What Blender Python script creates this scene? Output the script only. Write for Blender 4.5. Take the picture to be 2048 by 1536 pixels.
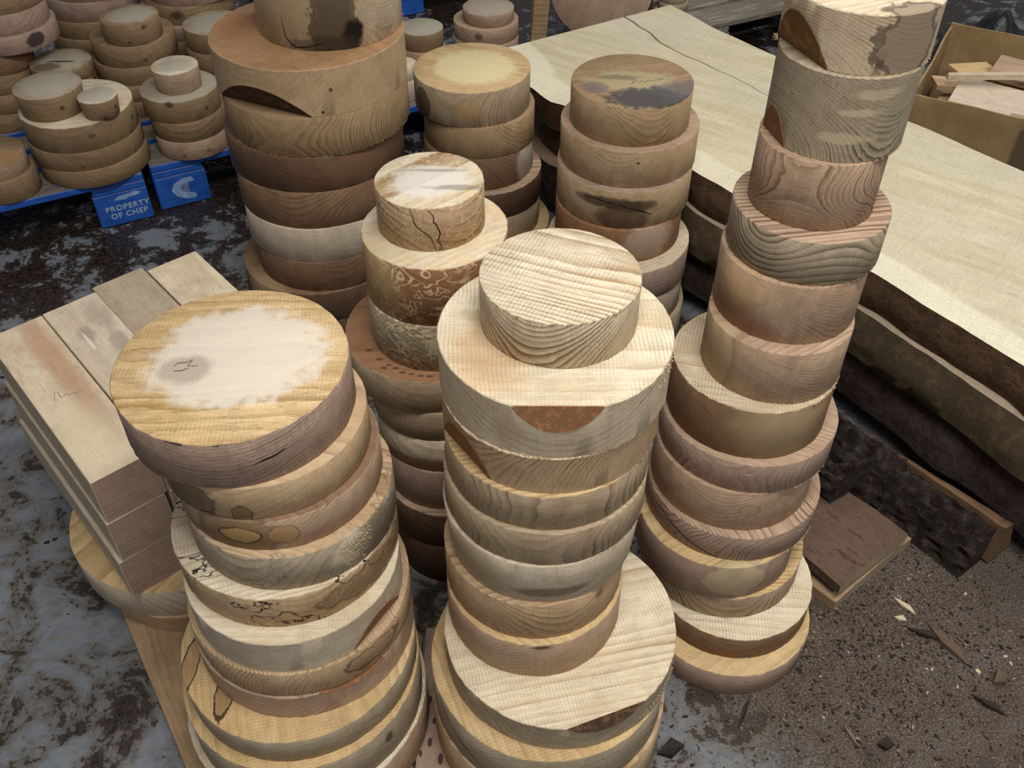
import bpy, bmesh, math, random
import numpy as np
from mathutils import Vector, Matrix, noise as mnoise

for o in list(bpy.data.objects):
    bpy.data.objects.remove(o)
scene = bpy.context.scene
COL = scene.collection

# ------------------------------------------------------------------ camera
F_PX, PITCH, CAM_H = 1903.5, math.radians(42.806), 1.6
cam_data = bpy.data.cameras.new('camera')
cam_data.sensor_width = 36.0
cam_data.lens = 36.0 * F_PX / 2048.0
cam_data.clip_start = 0.02
cam = bpy.data.objects.new('camera', cam_data)
COL.objects.link(cam)
cam.location = (0, 0, CAM_H)
cam.rotation_euler = (math.pi / 2 - PITCH, 0, 0)
scene.camera = cam

# ------------------------------------------------------------------ world, lamps, exposure
world = bpy.data.worlds.new('workshop_air')
scene.world = world
world.use_nodes = True
bg = world.node_tree.nodes['Background']
bg.inputs[0].default_value = (0.95, 0.96, 1.0, 1)
bg.inputs[1].default_value = 0.17

def area_lamp(name, loc, target, sx, sy, power, col):
    d = bpy.data.lights.new(name, 'AREA')
    d.shape = 'RECTANGLE'
    d.size, d.size_y = sx, sy
    d.energy = power
    d.color = col
    o = bpy.data.objects.new(name, d)
    COL.objects.link(o)
    o.location = loc
    o.rotation_euler = (Vector(target) - Vector(loc)).to_track_quat('-Z', 'Y').to_euler()
    return o

# rows of ceiling tubes run parallel to the pallets
def tube(a, b, power, length=1.5, h=3.4):
    ux, uy = 0.889, 0.458
    o = area_lamp('tube_lamp', (a * ux - b * uy, a * uy + b * ux, h), (a * ux - b * uy, a * uy + b * ux, 0), length, 0.07, power, (1.0, 0.975, 0.94))
    o.rotation_euler = (0, 0, math.atan2(uy, ux))
tube(0.45, 0.30, 60)
tube(2.9, 0.30, 34)
tube(0.3, -1.9, 58)
tube(2.3, 2.6, 26)
scene.view_settings.view_transform = 'Standard'
scene.view_settings.look = 'None'
scene.view_settings.gamma = 1.0
scene.view_settings.use_curve_mapping = False
scene.view_settings.exposure = 0.06

# ------------------------------------------------------------------ pixel helpers (a pixel gives a direction, a height gives the distance)
CP, SP = math.cos(PITCH), math.sin(PITCH)
def at(x, y, z):
    u, v = (x - 1024) / F_PX, (y - 768) / F_PX
    d = (u, CP - v * SP, -SP - v * CP)
    k = (z - CAM_H) / d[2]
    return Vector((d[0] * k, d[1] * k, z))

ANG = np.linspace(0, 2 * np.pi, 181)
CA, SA = np.cos(ANG), np.sin(ANG)
def ext(X, Y, z, R):
    px, py = X + R * CA, Y + R * SA
    d = py * CP - z * SP
    u = F_PX * px / d + 1024
    v = -F_PX * (py * SP + z * CP) / d + 768
    return u.min(), u.max(), v.max()

def solve_stack(rows, base):
    """rows of (left, right, lowest point of upper rim, lowest point of lower rim); the lowest disc stands at height base"""
    z, out = -1.0, []
    for (xl, xr, yt, yb) in rows:
        u, v = ((xl + xr) / 2 - 1024) / F_PX, (yt - 30 - 768) / F_PX
        k = z / (-SP - v * CP)
        q = np.array([u * k, (CP - v * SP) * k, (xr - xl) / 2 / F_PX * k])
        def r(q):
            e = ext(q[0], q[1], z, q[2])
            return np.array([e[0] - xl, e[1] - xr, e[2] - yt])
        for _ in range(9):
            rr = r(q)
            J = np.stack([(r(q + 1e-5 * np.eye(3)[i]) - rr) / 1e-5 for i in range(3)], 1)
            q = q - np.linalg.solve(J, rr)
        lo, hi = 0.001, 1.0
        for _ in range(26):
            t = (lo + hi) / 2
            if ext(q[0], q[1], z - t, q[2])[2] < yb: lo = t
            else: hi = t
        out.append([q[0], q[1], z, q[2], t])
        z -= t
    o = np.array(out)
    k = (CAM_H - base) / -(o[-1, 2] - o[-1, 4])
    o *= k
    return [(r[0], r[1], CAM_H + r[2] - r[4], r[3], r[4]) for r in o]      # x, y, z of underside, radius, thickness

# ------------------------------------------------------------------ node helpers
def lin(h):
    c = [int(h[i:i + 2], 16) / 255 for i in (0, 2, 4)]
    return tuple((x / 12.92 if x <= 0.04045 else ((x + 0.055) / 1.055) ** 2.4) for x in c) + (1.0,)

class NT:
    def __init__(s, tree): s.t = tree; s.n = tree.nodes; s.l = tree.links
    def new(s, k, **kw):
        n = s.n.new(k)
        for a, b in kw.items(): setattr(n, a, b)
        return n
    def put(s, sock, v):
        if isinstance(v, bpy.types.NodeSocket): s.l.new(v, sock)
        elif v is not None: sock.default_value = v
    def math(s, op, a, b=None, c=None, clamp=False):
        n = s.new('ShaderNodeMath', operation=op, use_clamp=clamp)
        s.put(n.inputs[0], a)
        if b is not None: s.put(n.inputs[1], b)
        if c is not None: s.put(n.inputs[2], c)
        return n.outputs[0]
    def vmath(s, op, a, b=None):
        n = s.new('ShaderNodeVectorMath', operation=op)
        s.put(n.inputs[0], a)
        if b is not None: s.put(n.inputs[1], b)
        return n.outputs['Value'] if op == 'LENGTH' else n.outputs[0]
    def noise(s, vec, scale, detail=2.0, rough=0.5, w=None, dist=0.0):
        n = s.new('ShaderNodeTexNoise', noise_dimensions='4D' if w is not None else '3D')
        s.put(n.inputs['Vector'], vec); s.put(n.inputs['Scale'], scale)
        n.inputs['Detail'].default_value = detail; n.inputs['Roughness'].default_value = rough
        n.inputs['Distortion'].default_value = dist
        if w is not None: s.put(n.inputs['W'], w)
        return n.outputs[0]
    def ramp(s, v, a, b, lo=0.0, hi=1.0):
        n = s.new('ShaderNodeMapRange', interpolation_type='SMOOTHSTEP')
        s.put(n.inputs[0], v); s.put(n.inputs[1], a); s.put(n.inputs[2], b); s.put(n.inputs[3], lo); s.put(n.inputs[4], hi)
        return n.outputs[0]
    def mix(s, f, a, b, mode='MIX'):
        n = s.new('ShaderNodeMix', data_type='RGBA', blend_type=mode)
        s.put(n.inputs[0], f); s.put(n.inputs[6], a); s.put(n.inputs[7], b)
        return n.outputs[2]
    def sep(s, v):
        n = s.new('ShaderNodeSeparateXYZ'); s.put(n.inputs[0], v); return n.outputs
    def comb(s, x, y, z):
        n = s.new('ShaderNodeCombineXYZ')
        for i, v in enumerate((x, y, z)): s.put(n.inputs[i], v)
        return n.outputs[0]

def new_mat(name):
    m = bpy.data.materials.new(name)
    m.use_nodes = True
    nt = NT(m.node_tree)
    b = m.node_tree.nodes['Principled BSDF']
    b.inputs['Roughness'].default_value = 0.75
    b.inputs['Specular IOR Level'].default_value = 0.3
    return m, nt, b

# the solid growth-ring texture: rings around a pith line that runs along x
def wood_group():
    g = bpy.data.node_groups.new('WoodGrain', 'ShaderNodeTree')
    def inp(n, t, d):
        s = g.interface.new_socket(n, in_out='INPUT', socket_type=t)
        s.default_value = d
    inp('Vector', 'NodeSocketVector', (0, 0, 0))
    for n in ('Light', 'Dark', 'Tint'): inp(n, 'NodeSocketColor', (0.5, 0.5, 0.5, 1))
    for n, d in (('Rings', 200), ('Y0', 0), ('Z0', 0), ('Warp', .01), ('Contrast', .7), ('Fibre', .3), ('TintAmt', .4), ('Saw', 0), ('Top', 0), ('Spalt', 0), ('Seed', 0)):
        inp(n, 'NodeSocketFloat', d)
    g.interface.new_socket('Color', in_out='OUTPUT', socket_type='NodeSocketColor')
    g.interface.new_socket('Height', in_out='OUTPUT', socket_type='NodeSocketFloat')
    nt = NT(g)
    I = nt.new('NodeGroupInput').outputs
    O = nt.new('NodeGroupOutput').inputs
    S = nt.vmath('MULTIPLY', I['Vector'], (0.28, 1, 1))
    n1 = nt.math('SUBTRACT', nt.noise(S, 8.0, 2, .5, I['Seed']), 0.5)
    n2 = nt.math('SUBTRACT', nt.noise(S, 48.0, 3, .55, I['Seed']), 0.5)
    x, y, z = nt.sep(I['Vector'])[:3]
    yy = nt.math('SUBTRACT', y, I['Y0']); zz = nt.math('SUBTRACT', z, I['Z0'])
    d = nt.math('SQRT', nt.math('ADD', nt.math('MULTIPLY', yy, yy), nt.math('MULTIPLY', zz, zz)))
    d = nt.math('ADD', d, nt.math('MULTIPLY', n1, nt.math('MULTIPLY', I['Warp'], 3.0)))
    d = nt.math('ADD', d, nt.math('MULTIPLY', n2, nt.math('MULTIPLY', I['Warp'], 0.3)))
    s = nt.math('MULTIPLY', d, I['Rings'])
    f = nt.math('FRACT', s)
    prof = nt.math('MULTIPLY', nt.math('POWER', f, 1.9), nt.ramp(f, 1.0, 0.86))
    wn = nt.new('ShaderNodeTexWhiteNoise', noise_dimensions='1D')
    nt.put(wn.inputs['W'], nt.math('FLOOR', s))
    prof = nt.math('MULTIPLY', prof, nt.math('MULTIPLY_ADD', wn.outputs[0], 1.2, 0.55))
    patchy = nt.ramp(nt.noise(S, 14.0, 2, .5, nt.math('ADD', I['Seed'], 3.1)), 0.3, 0.65, 0.35, 1.1)
    rm = nt.math('MULTIPLY', nt.math('MULTIPLY', prof, patchy), I['Contrast'], clamp=True)
    base = nt.mix(rm, I['Light'], I['Dark'])
    tn = nt.ramp(nt.noise(nt.vmath('MULTIPLY', I['Vector'], (0.5, 1, 1)), 11.0, 3, .6, nt.math('ADD', I['Seed'], 7.7)), 0.38, 0.66)
    base = nt.mix(nt.math('MULTIPLY', tn, I['TintAmt']), base, I['Tint'])
    fib = nt.math('SUBTRACT', nt.noise(nt.vmath('MULTIPLY', I['Vector'], (0.07, 1, 1)), 420.0, 2, .6, I['Seed']), 0.5)
    fine = nt.math('SUBTRACT', nt.noise(I['Vector'], 700.0, 1, .5), 0.5)
    # bandsaw marks across the flat faces
    sw = nt.math('ADD', nt.math('MULTIPLY', x, 1150.0), nt.math('MULTIPLY', nt.noise(I['Vector'], 22.0, 2), 9.0))
    sw2 = nt.math('ADD', nt.math('MULTIPLY', y, 1500.0), nt.math('MULTIPLY', nt.noise(I['Vector'], 30.0, 2), 10.0))
    saw = nt.math('ADD', nt.math('SINE', sw), nt.math('MULTIPLY', nt.math('SINE', sw2), 0.5))
    sawm = nt.math('MULTIPLY', nt.ramp(nt.noise(I['Vector'], 16.0, 2, .5, I['Seed']), 0.35, 0.65, 0.15, 1.0), nt.math('MULTIPLY', I['Saw'], I['Top']))
    val = nt.math('ADD', 1.0, nt.math('MULTIPLY', fib, nt.math('MULTIPLY', I['Fibre'], 1.6)))
    val = nt.math('ADD', val, nt.math('MULTIPLY', fine, nt.math('MULTIPLY', I['Fibre'], 1.1)))
    val = nt.math('ADD', val, nt.math('MULTIPLY', saw, nt.math('MULTIPLY', sawm, 0.16)))
    mott = nt.math('SUBTRACT', nt.noise(I['Vector'], 38.0, 6, .72, I['Seed']), 0.5)
    val = nt.math('ADD', val, nt.math('MULTIPLY', mott, 0.62))
    side = nt.math('SUBTRACT', 1.0, I['Top'])
    vs = nt.math('SUBTRACT', nt.noise(nt.vmath('MULTIPLY', I['Vector'], (1, 1, 0.04)), 430.0, 3, .65, I['Seed']), 0.5)
    vgate = nt.ramp(nt.noise(I['Vector'], 19.0, 2, .5, nt.math('ADD', I['Seed'], 9.0)), 0.35, 0.62)
    val = nt.math('ADD', val, nt.math('MULTIPLY', vs, nt.math('MULTIPLY', side, nt.math('MULTIPLY_ADD', vgate, 0.55, 0.12))))
    c = nt.mix(1.0, base, nt.comb(val, val, val), 'MULTIPLY')
    speck = nt.ramp(nt.noise(I['Vector'], 120.0, 2, .5, nt.math('ADD', I['Seed'], 2.2)), 0.735, 0.775)
    c = nt.mix(nt.math('MULTIPLY', speck, 0.55), c, lin('4a3524'))
    pale = nt.ramp(nt.noise(nt.vmath('MULTIPLY', I['Vector'], (0.35, 1, 1)), 95.0, 3, .6, nt.math('ADD', I['Seed'], 4.4)), 0.69, 0.75)
    c = nt.mix(nt.math('MULTIPLY', pale, 0.35), c, lin('d9c8a8'))
    por = nt.ramp(nt.noise(nt.vmath('MULTIPLY', I['Vector'], (0.13, 1, 1)), 560.0, 2, .6, I['Seed']), 0.60, 0.70)
    c = nt.mix(nt.math('MULTIPLY', por, nt.math('MULTIPLY', I['Fibre'], 1.3)), c, nt.mix(0.35, I['Dark'], (0.02, 0.012, 0.008, 1)))
    grime = nt.ramp(nt.noise(nt.vmath('MULTIPLY', I['Vector'], (0.7, 1, 1)), 26.0, 5, .68, nt.math('ADD', I['Seed'], 11.3)), 0.50, 0.70)
    c = nt.mix(nt.math('MULTIPLY', grime, nt.math('MULTIPLY', I['TintAmt'], 0.75)), c, nt.mix(0.5, I['Dark'], I['Tint']))
    # dark zone lines of spalted wood
    sp = nt.math('ABSOLUTE', nt.math('SUBTRACT', nt.noise(nt.vmath('MULTIPLY', I['Vector'], (0.6, 1, 1)), 13.0, 4, .62, nt.math('ADD', I['Seed'], 5.5)), 0.52))
    line = nt.math('MULTIPLY', nt.ramp(sp, 0.011, 0.002), I['Spalt'])
    c = nt.mix(line, c, lin('2c2118'))
    nt.put(O['Color'], c)
    h = nt.math('ADD', nt.math('MULTIPLY', fib, 0.5), nt.math('MULTIPLY', saw, nt.math('MULTIPLY', sawm, 0.35)))
    h = nt.math('SUBTRACT', h, nt.math('MULTIPLY', rm, 0.25))
    nt.put(O['Height'], h)
    return g
WOOD = wood_group()

PAL = {  # light, dark, tint
    'ash':   ('cfbfa3', '84694c', 'b69c7e'),
    'cream': ('d8ccb2', '9c805c', 'c6ad88'),
    'white': ('cbbda6', '9b866e', 'b7a48a'),
    'tan':   ('bfa482', '7d6040', 'a88762'),
    'olive': ('b09c7e', '6a5640', '96806a'),
    'pink':  ('b59b82', '735640', '9c7d64'),
    'gold':  ('ccb083', '8c6c42', 'b9965f'),
    'grey':  ('ad9e86', '6a5a44', '948369'),
    'mauve': ('a8907e', '6c5546', '8c7262'),
    'brown': ('876a4f', '503a2a', '70543f'),
    'red':   ('98704f', '63422b', '805a3d'),
    'rust':  ('a8835f', '6d4d34', '8f6a49'),
    'walnut': ('654d3a', '3a2b20', '523e2f'),
    'dimmed':   ('937b5c', '5c4832', '7a6448'),  # darker tan that puts the dim light at the back into the colour
    'dirty': ('a58a68', '6f573c', '8c7252'),
}
seed_counter = [0]
def wood(name, pal, ang=0.0, y0=0.0, z0=-0.08, rings=170, contrast=0.75, warp=0.012, fibre=0.3, tint=0.45, saw=0.0, spalt=0.0,
         top=None, spots=(), squiggle=None, rough=0.75):
    """solid timber. ang: grain direction, y0/z0: pith, top: palette name of the sawn faces, spots: local stains, knots, sealer patches and painted shade"""
    seed_counter[0] += 1
    sd = seed_counter[0] * 3.37
    m, nt, b = new_mat(name)
    tc = nt.new('ShaderNodeTexCoord').outputs['Object']
    rot = nt.new('ShaderNodeVectorRotate', rotation_type='Z_AXIS')
    nt.put(rot.inputs['Vector'], tc); rot.inputs['Angle'].default_value = -math.radians(ang)
    v = rot.outputs[0]
    geo = nt.new('ShaderNodeNewGeometry')
    topm = nt.ramp(nt.math('ABSOLUTE', nt.sep(geo.outputs['True Normal'])[2]), 0.6, 0.9)
    def grp(p):
        g = nt.new('ShaderNodeGroup'); g.node_tree = WOOD
        nt.put(g.inputs['Vector'], v)
        a, d, t = PAL[p]
        for k, val in (('Light', lin(a)), ('Dark', lin(d)), ('Tint', lin(t)), ('Rings', rings), ('Y0', y0), ('Z0', z0), ('Warp', warp), ('Contrast', contrast),
                       ('Fibre', fibre), ('TintAmt', tint), ('Saw', saw), ('Spalt', spalt), ('Seed', sd)):
            g.inputs[k].default_value = val
        nt.put(g.inputs['Top'], topm)
        return g
    g = grp(pal)
    c = g.outputs['Color']
    if top and top != pal:
        g2 = grp(top)
        c = nt.mix(topm, c, g2.outputs['Color'])
    if squiggle:
        col, sc, thr = squiggle
        wv = nt.vmath('ADD', v, nt.vmath('MULTIPLY', nt.vmath('SUBTRACT', nt.new_noise_color(v, 26.0), (0.5, 0.5, 0.5)), (0.035, 0.035, 0.035)))
        q = nt.noise(nt.vmath('MULTIPLY', wv, (0.45, 1, 1)), sc, 3, .55, sd)
        q = nt.math('ABSOLUTE', nt.math('SUBTRACT', nt.math('FRACT', nt.math('MULTIPLY', q, 9.0)), 0.5))
        fade = nt.ramp(nt.noise(v, 22.0, 3, .5, sd + 2), 0.30, 0.55)
        c = nt.mix(nt.math('MULTIPLY', nt.ramp(q, thr + 0.05, thr - 0.05), fade), c, lin(col))
    for sp in spots:
        ctr, rad, col, amt, wob, soft, outline = sp
        q = nt.vmath('DIVIDE', nt.vmath('SUBTRACT', tc, tuple(ctr)), tuple(rad))
        L = nt.vmath('LENGTH', q)
        L = nt.math('ADD', L, nt.math('MULTIPLY', nt.math('SUBTRACT', nt.math('ADD', nt.math('MULTIPLY', nt.noise(tc, 55.0, 4, .6, sd), .55), nt.math('MULTIPLY', nt.noise(tc, 24.0, 3, .55, sd + 1), .45)), 0.5), wob * 3.4))
        c = nt.mix(nt.math('MULTIPLY', nt.ramp(L, 1.0 + soft, 1.0 - soft), amt), c, lin(col))
        if outline:
            ln = nt.ramp(nt.math('ABSOLUTE', nt.math('SUBTRACT', L, 1.0)), 0.13, 0.05)
            c = nt.mix(nt.math('MULTIPLY', ln, outline), c, lin('2a1f16'))
    nt.put(b.inputs['Base Color'], c)
    b.inputs['Roughness'].default_value = rough
    bm = nt.new('ShaderNodeBump'); bm.inputs['Strength'].default_value = 0.35; bm.inputs['Distance'].default_value = 0.0012
    nt.put(bm.inputs['Height'], g.outputs['Height']); nt.put(b.inputs['Normal'], bm.outputs[0])
    return m
def _nc(self, vec, scale):
    n = self.new('ShaderNodeTexNoise'); self.put(n.inputs['Vector'], vec); n.inputs['Scale'].default_value = scale
    n.inputs['Detail'].default_value = 2.0
    return n.outputs['Color']
NT.new_noise_color = _nc

def simple(name, cols, scale=20.0, rough=0.8, stretch=(1, 1, 1), bump=0.3, detail=4.0, dist=0.002, spec=0.3):
    m, nt, b = new_mat(name)
    tc = nt.new('ShaderNodeTexCoord').outputs['Object']
    n = nt.noise(nt.vmath('MULTIPLY', tc, stretch), scale, 7.0, .68)
    g = nt.noise(nt.vmath('MULTIPLY', tc, stretch), scale * 6.0, 3, .6)
    n = nt.math('ADD', nt.math('MULTIPLY', n, .75), nt.math('MULTIPLY', g, .25))
    c = lin(cols[0])
    for i, h in enumerate(cols[1:]):
        k = len(cols) - 1
        c = nt.mix(nt.ramp(n, 0.34 + 0.22 * i / k, 0.52 + 0.22 * i / k), c, lin(h))
    nt.put(b.inputs['Base Color'], c)
    b.inputs['Roughness'].default_value = rough
    b.inputs['Specular IOR Level'].default_value = spec
    if bump:
        bm = nt.new('ShaderNodeBump'); bm.inputs['Strength'].default_value = bump; bm.inputs['Distance'].default_value = dist
        nt.put(bm.inputs['Height'], n); nt.put(b.inputs['Normal'], bm.outputs[0])
    return m

# ------------------------------------------------------------------ object helpers
def tag(o, label=None, cat=None, group=None, kind=None):
    if label: o['label'] = label
    if cat: o['category'] = cat
    if group: o['group'] = group
    if kind: o['kind'] = kind
    return o
def link(name, me, mats, parent=None, loc=None, rot=None):
    o = bpy.data.objects.new(name, me)
    COL.objects.link(o)
    for m in (mats if isinstance(mats, (list, tuple)) else [mats]): me.materials.append(m)
    if loc is not None: o.location = loc
    if rot is not None: o.rotation_euler = rot
    if parent: o.parent = parent
    return o
def from_bm(bm, name, smooth_deg=None):
    if smooth_deg is not None:
        lim = math.radians(smooth_deg)
        for f in bm.faces: f.smooth = True
        for e in bm.edges:
            if len(e.link_faces) != 2 or e.calc_face_angle(0) > lim: e.smooth = False
    me = bpy.data.meshes.new(name); bm.to_mesh(me); bm.free()
    return me
def empty(name, loc, rot=(0, 0, 0)):
    o = bpy.data.objects.new(name, None); COL.objects.link(o); o.location = loc; o.rotation_euler = rot
    o.empty_display_size = 0.05
    return o
def box_bm(bm, lo, hi, M=None, jitter=0.0, rng=random):
    vs = []
    for z in (lo[2], hi[2]):
        for x, y in ((lo[0], lo[1]), (hi[0], lo[1]), (hi[0], hi[1]), (lo[0], hi[1])):
            p = Vector((x + rng.uniform(-jitter, jitter), y + rng.uniform(-jitter, jitter), z))
            vs.append(bm.verts.new(M @ p if M else p))
    for f in ((0, 3, 2, 1), (4, 5, 6, 7), (0, 1, 5, 4), (1, 2, 6, 5), (2, 3, 7, 6), (3, 0, 4, 7)):
        bm.faces.new([vs[i] for i in f])
    return vs
def bevel_all(bm, w, seg=1):
    bmesh.ops.bevel(bm, geom=bm.edges[:], offset=w, segments=seg, affect='EDGES', profile=0.5)

def ribbon(pts, nrm, width):
    """thin raised strip along a list of points with a surface normal at each point"""
    bm = bmesh.new(); rows = []
    n = len(pts)
    for i in range(n):
        t = (pts[min(i + 1, n - 1)] - pts[max(i - 1, 0)]).normalized()
        w = width * (0.35 + 0.65 * math.sin(math.pi * (i + 0.5) / n)) if n > 2 else width
        s = nrm[i].cross(t).normalized() * (w / 2)
        rows.append((bm.verts.new(pts[i] - s), bm.verts.new(pts[i] + nrm[i] * 0.0004), bm.verts.new(pts[i] + s)))
    for a, b in zip(rows, rows[1:]):
        bm.faces.new((a[0], b[0], b[1], a[1])); bm.faces.new((a[1], b[1], b[2], a[2]))
    return from_bm(bm, 'ribbon')

M_BARK = simple('bark', ('5a4231', '3a2a20', '74553b'), 60, 0.9, bump=0.8, dist=0.004)
M_BARK_RED = simple('inner_bark', ('916646', '7a5236', 'a3764f'), 70, 0.7, bump=0.4)
M_BARK_GOLD = simple('golden_bark', ('8c6436', '6d4b29', 'a0783f'), 60, 0.6, bump=0.5)
M_BARK_DARK = simple('dark_bark', ('2b221e', '1a1513', '4a3a31'), 45, 0.9, bump=1.0, dist=0.01)
M_CRACK = simple('crack_black', ('120d0a', '1c1511'), 60, 0.9, bump=0)
M_FIBRE = simple('torn_fibre', ('c9b391', 'b39a76'), 200, .9, bump=0)
M_PENCIL = simple('pencil', ('4a4540', '5d5750'), 60, 0.7, bump=0)

# ------------------------------------------------------------------ one turned-bowl blank
def az_point(spec, a, h, out=0.0):
    R = spec['Rt'] * h + spec['Rb'] * (1 - h)
    th = spec['face'] + math.radians(a)
    return Vector((math.cos(th) * (R + out), math.sin(th) * (R + out), spec['t'] * h))
def make_disc(name, x, y, z, R, t, label, cat, group, mat_args, taper=1.0, wanes=(), cracks=(), seed=0, tilt=(0, 0), marks=(), torn=()):
    rng = random.Random(seed * 7 + 1)
    face = math.atan2(-y, -x)
    spec = dict(Rt=R, Rb=R * taper, t=t, face=face)
    segs = 112 if R * 1.0 / max(0.3, math.hypot(x, y)) > 0.05 else 72
    bm = bmesh.new()
    c = 0.0013
    prof = [(0, spec['Rb'] - c), (c, spec['Rb']), (t * 0.5, (R + spec['Rb']) / 2), (t - c, R), (t, R - c)]
    off = rng.uniform(0, 100)
    rings = []
    for k, (zz, rr) in enumerate(prof):
        row = []
        for i in range(segs):
            th = 2 * math.pi * i / segs
            w = (mnoise.noise((math.cos(th) * 2 + off, math.sin(th) * 2, zz * 6)) * 0.006 * rr * 1.4)
            j = rng.uniform(-0.0005, 0.0005) if k in (0, 1, 3, 4) else 0
            r_ = rr + w + j
            row.append(bm.verts.new((math.cos(th) * r_, math.sin(th) * r_, zz + (rng.uniform(-0.0003, 0.0003) if k in (1, 3) else 0))))
        rings.append(row)
    for a, b in zip(rings, rings[1:]):
        for i in range(segs):
            j = (i + 1) % segs
            bm.faces.new((a[i], a[j], b[j], b[i]))
    bm.faces.new(list(reversed(rings[0]))); bm.faces.new(rings[-1])
    caps = []
    for (a, where, dr, dz, mat) in wanes:
        th = face + math.radians(a)
        rad = Vector((math.cos(th), math.sin(th), 0))
        if where == 'top':
            p = rad * (R - dr) + Vector((0, 0, t)); n = (rad * dz + Vector((0, 0, dr))).normalized()
        else:
            p = rad * (spec['Rb'] - dr); n = (rad * dz - Vector((0, 0, dr))).normalized()
        res = bmesh.ops.bisect_plane(bm, geom=bm.verts[:] + bm.edges[:] + bm.faces[:], plane_co=p, plane_no=n, clear_outer=True)
        ed = [g for g in res['geom_cut'] if isinstance(g, bmesh.types.BMEdge)]
        fl = bmesh.ops.contextual_create(bm, geom=ed)
        for f in fl['faces']:
            caps.append(([v.co.copy() for v in f.verts], n.copy(), mat))
    me = from_bm(bm, 'bowl_blank', 30)
    kw = dict(mat_args)
    spots = []
    for s in kw.pop('spots', ()):
        kind, where, size, col, amt, wob, soft, outl = s
        if kind == 'side':
            ctr = az_point(spec, where[0], where[1]); rad = size if len(size) == 3 else (size[0], size[0], size[1])
        else:
            th = face
            fx, fy = Vector((math.cos(th), math.sin(th))), Vector((-math.sin(th), math.cos(th)))
            ctr = Vector((*(fx * (where[1] * R) + fy * (where[0] * R)), t)); rad = (size[0], size[1], 0.006)
        spots.append((ctr, rad, col, amt, wob, soft, outl))
    m = wood('timber_' + name, spots=spots, **kw)
    o = link(name, me, m, loc=(x, y, z), rot=(tilt[0], tilt[1], 0))
    tag(o, label, cat, group)
    for vs, n, mat in caps:
        cb = bmesh.new()
        cen = sum(vs, Vector()) / len(vs)
        lo = [cb.verts.new(v + n * 0.0002) for v in vs]
        mid = [cb.verts.new(cen + (v - cen) * 0.97 + n * 0.0011) for v in vs]
        for i in range(len(vs)):
            j = (i + 1) % len(vs)
            try: cb.faces.new((lo[i], lo[j], mid[j], mid[i]))
            except ValueError: pass
        cb.faces.new(mid)
        bmesh.ops.recalc_face_normals(cb, faces=cb.faces[:])
        link('bark_edge', from_bm(cb, 'bark_edge'), mat, parent=o)['label'] = 'bark left on the cut edge'
    for path, width in cracks:
        P, N = [], []
        dense = []
        for (a0, h0), (a1, h1) in zip(path, path[1:]):
            for q in range(4): dense.append((a0 + (a1 - a0) * q / 4, h0 + (h1 - h0) * q / 4))
        dense.append(path[-1])
        for a, h in dense:
            P.append(az_point(spec, a + rng.uniform(-.4, .4), h, 0.0006))
            N.append((Vector((P[-1].x, P[-1].y, 0))).normalized())
        link('crack', ribbon(P, N, width), M_CRACK, parent=o)['label'] = 'black crack line'
    if torn:
        fb = bmesh.new()
        for (h, a0, a1, n_, ln) in torn:
            for q in range(n_):
                a = rng.uniform(a0, a1); p = az_point(spec, a, min(1.0, max(0.0, h + rng.gauss(0, .10 if 0.02 < h < .98 else .004)))); nr = Vector((p.x, p.y, 0)).normalized(); tg = Vector((-nr.y, nr.x, 0))
                w = rng.uniform(.0006, .0016); l_ = ln * rng.uniform(.3, 1.2)
                tip = p + nr * l_ * rng.uniform(.4, 1) + tg * rng.uniform(-l_, l_) + Vector((0, 0, rng.uniform(-.7, .7) * l_))
                a_, b_, c_, t_ = (fb.verts.new(v) for v in (p - tg * w - nr * .0005, p + tg * w - nr * .0005, p + Vector((0, 0, w if h < .5 else -w)) - nr * .0005, tip))
                for f in ((a_, b_, t_), (b_, c_, t_), (c_, a_, t_)): fb.faces.new(f)
        tf = link('torn_fibres', from_bm(fb, 'torn_fibres'), M_FIBRE, parent=o); tf['kind'] = 'stuff'; tf['label'] = 'ragged pale fibres on the sawn rim'
    for path, width in marks:
        th = face
        fx, fy = Vector((math.cos(th), math.sin(th), 0)), Vector((-math.sin(th), math.cos(th), 0))
        P = [fx * (b_ * R) + fy * (a_ * R) + Vector((0, 0, t + 0.0003)) for a_, b_ in path]
        link('pencil_mark', ribbon(P, [Vector((0, 0, 1))] * len(P), width), M_PENCIL, parent=o)['label'] = 'pencil scribble'
    return o

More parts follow.
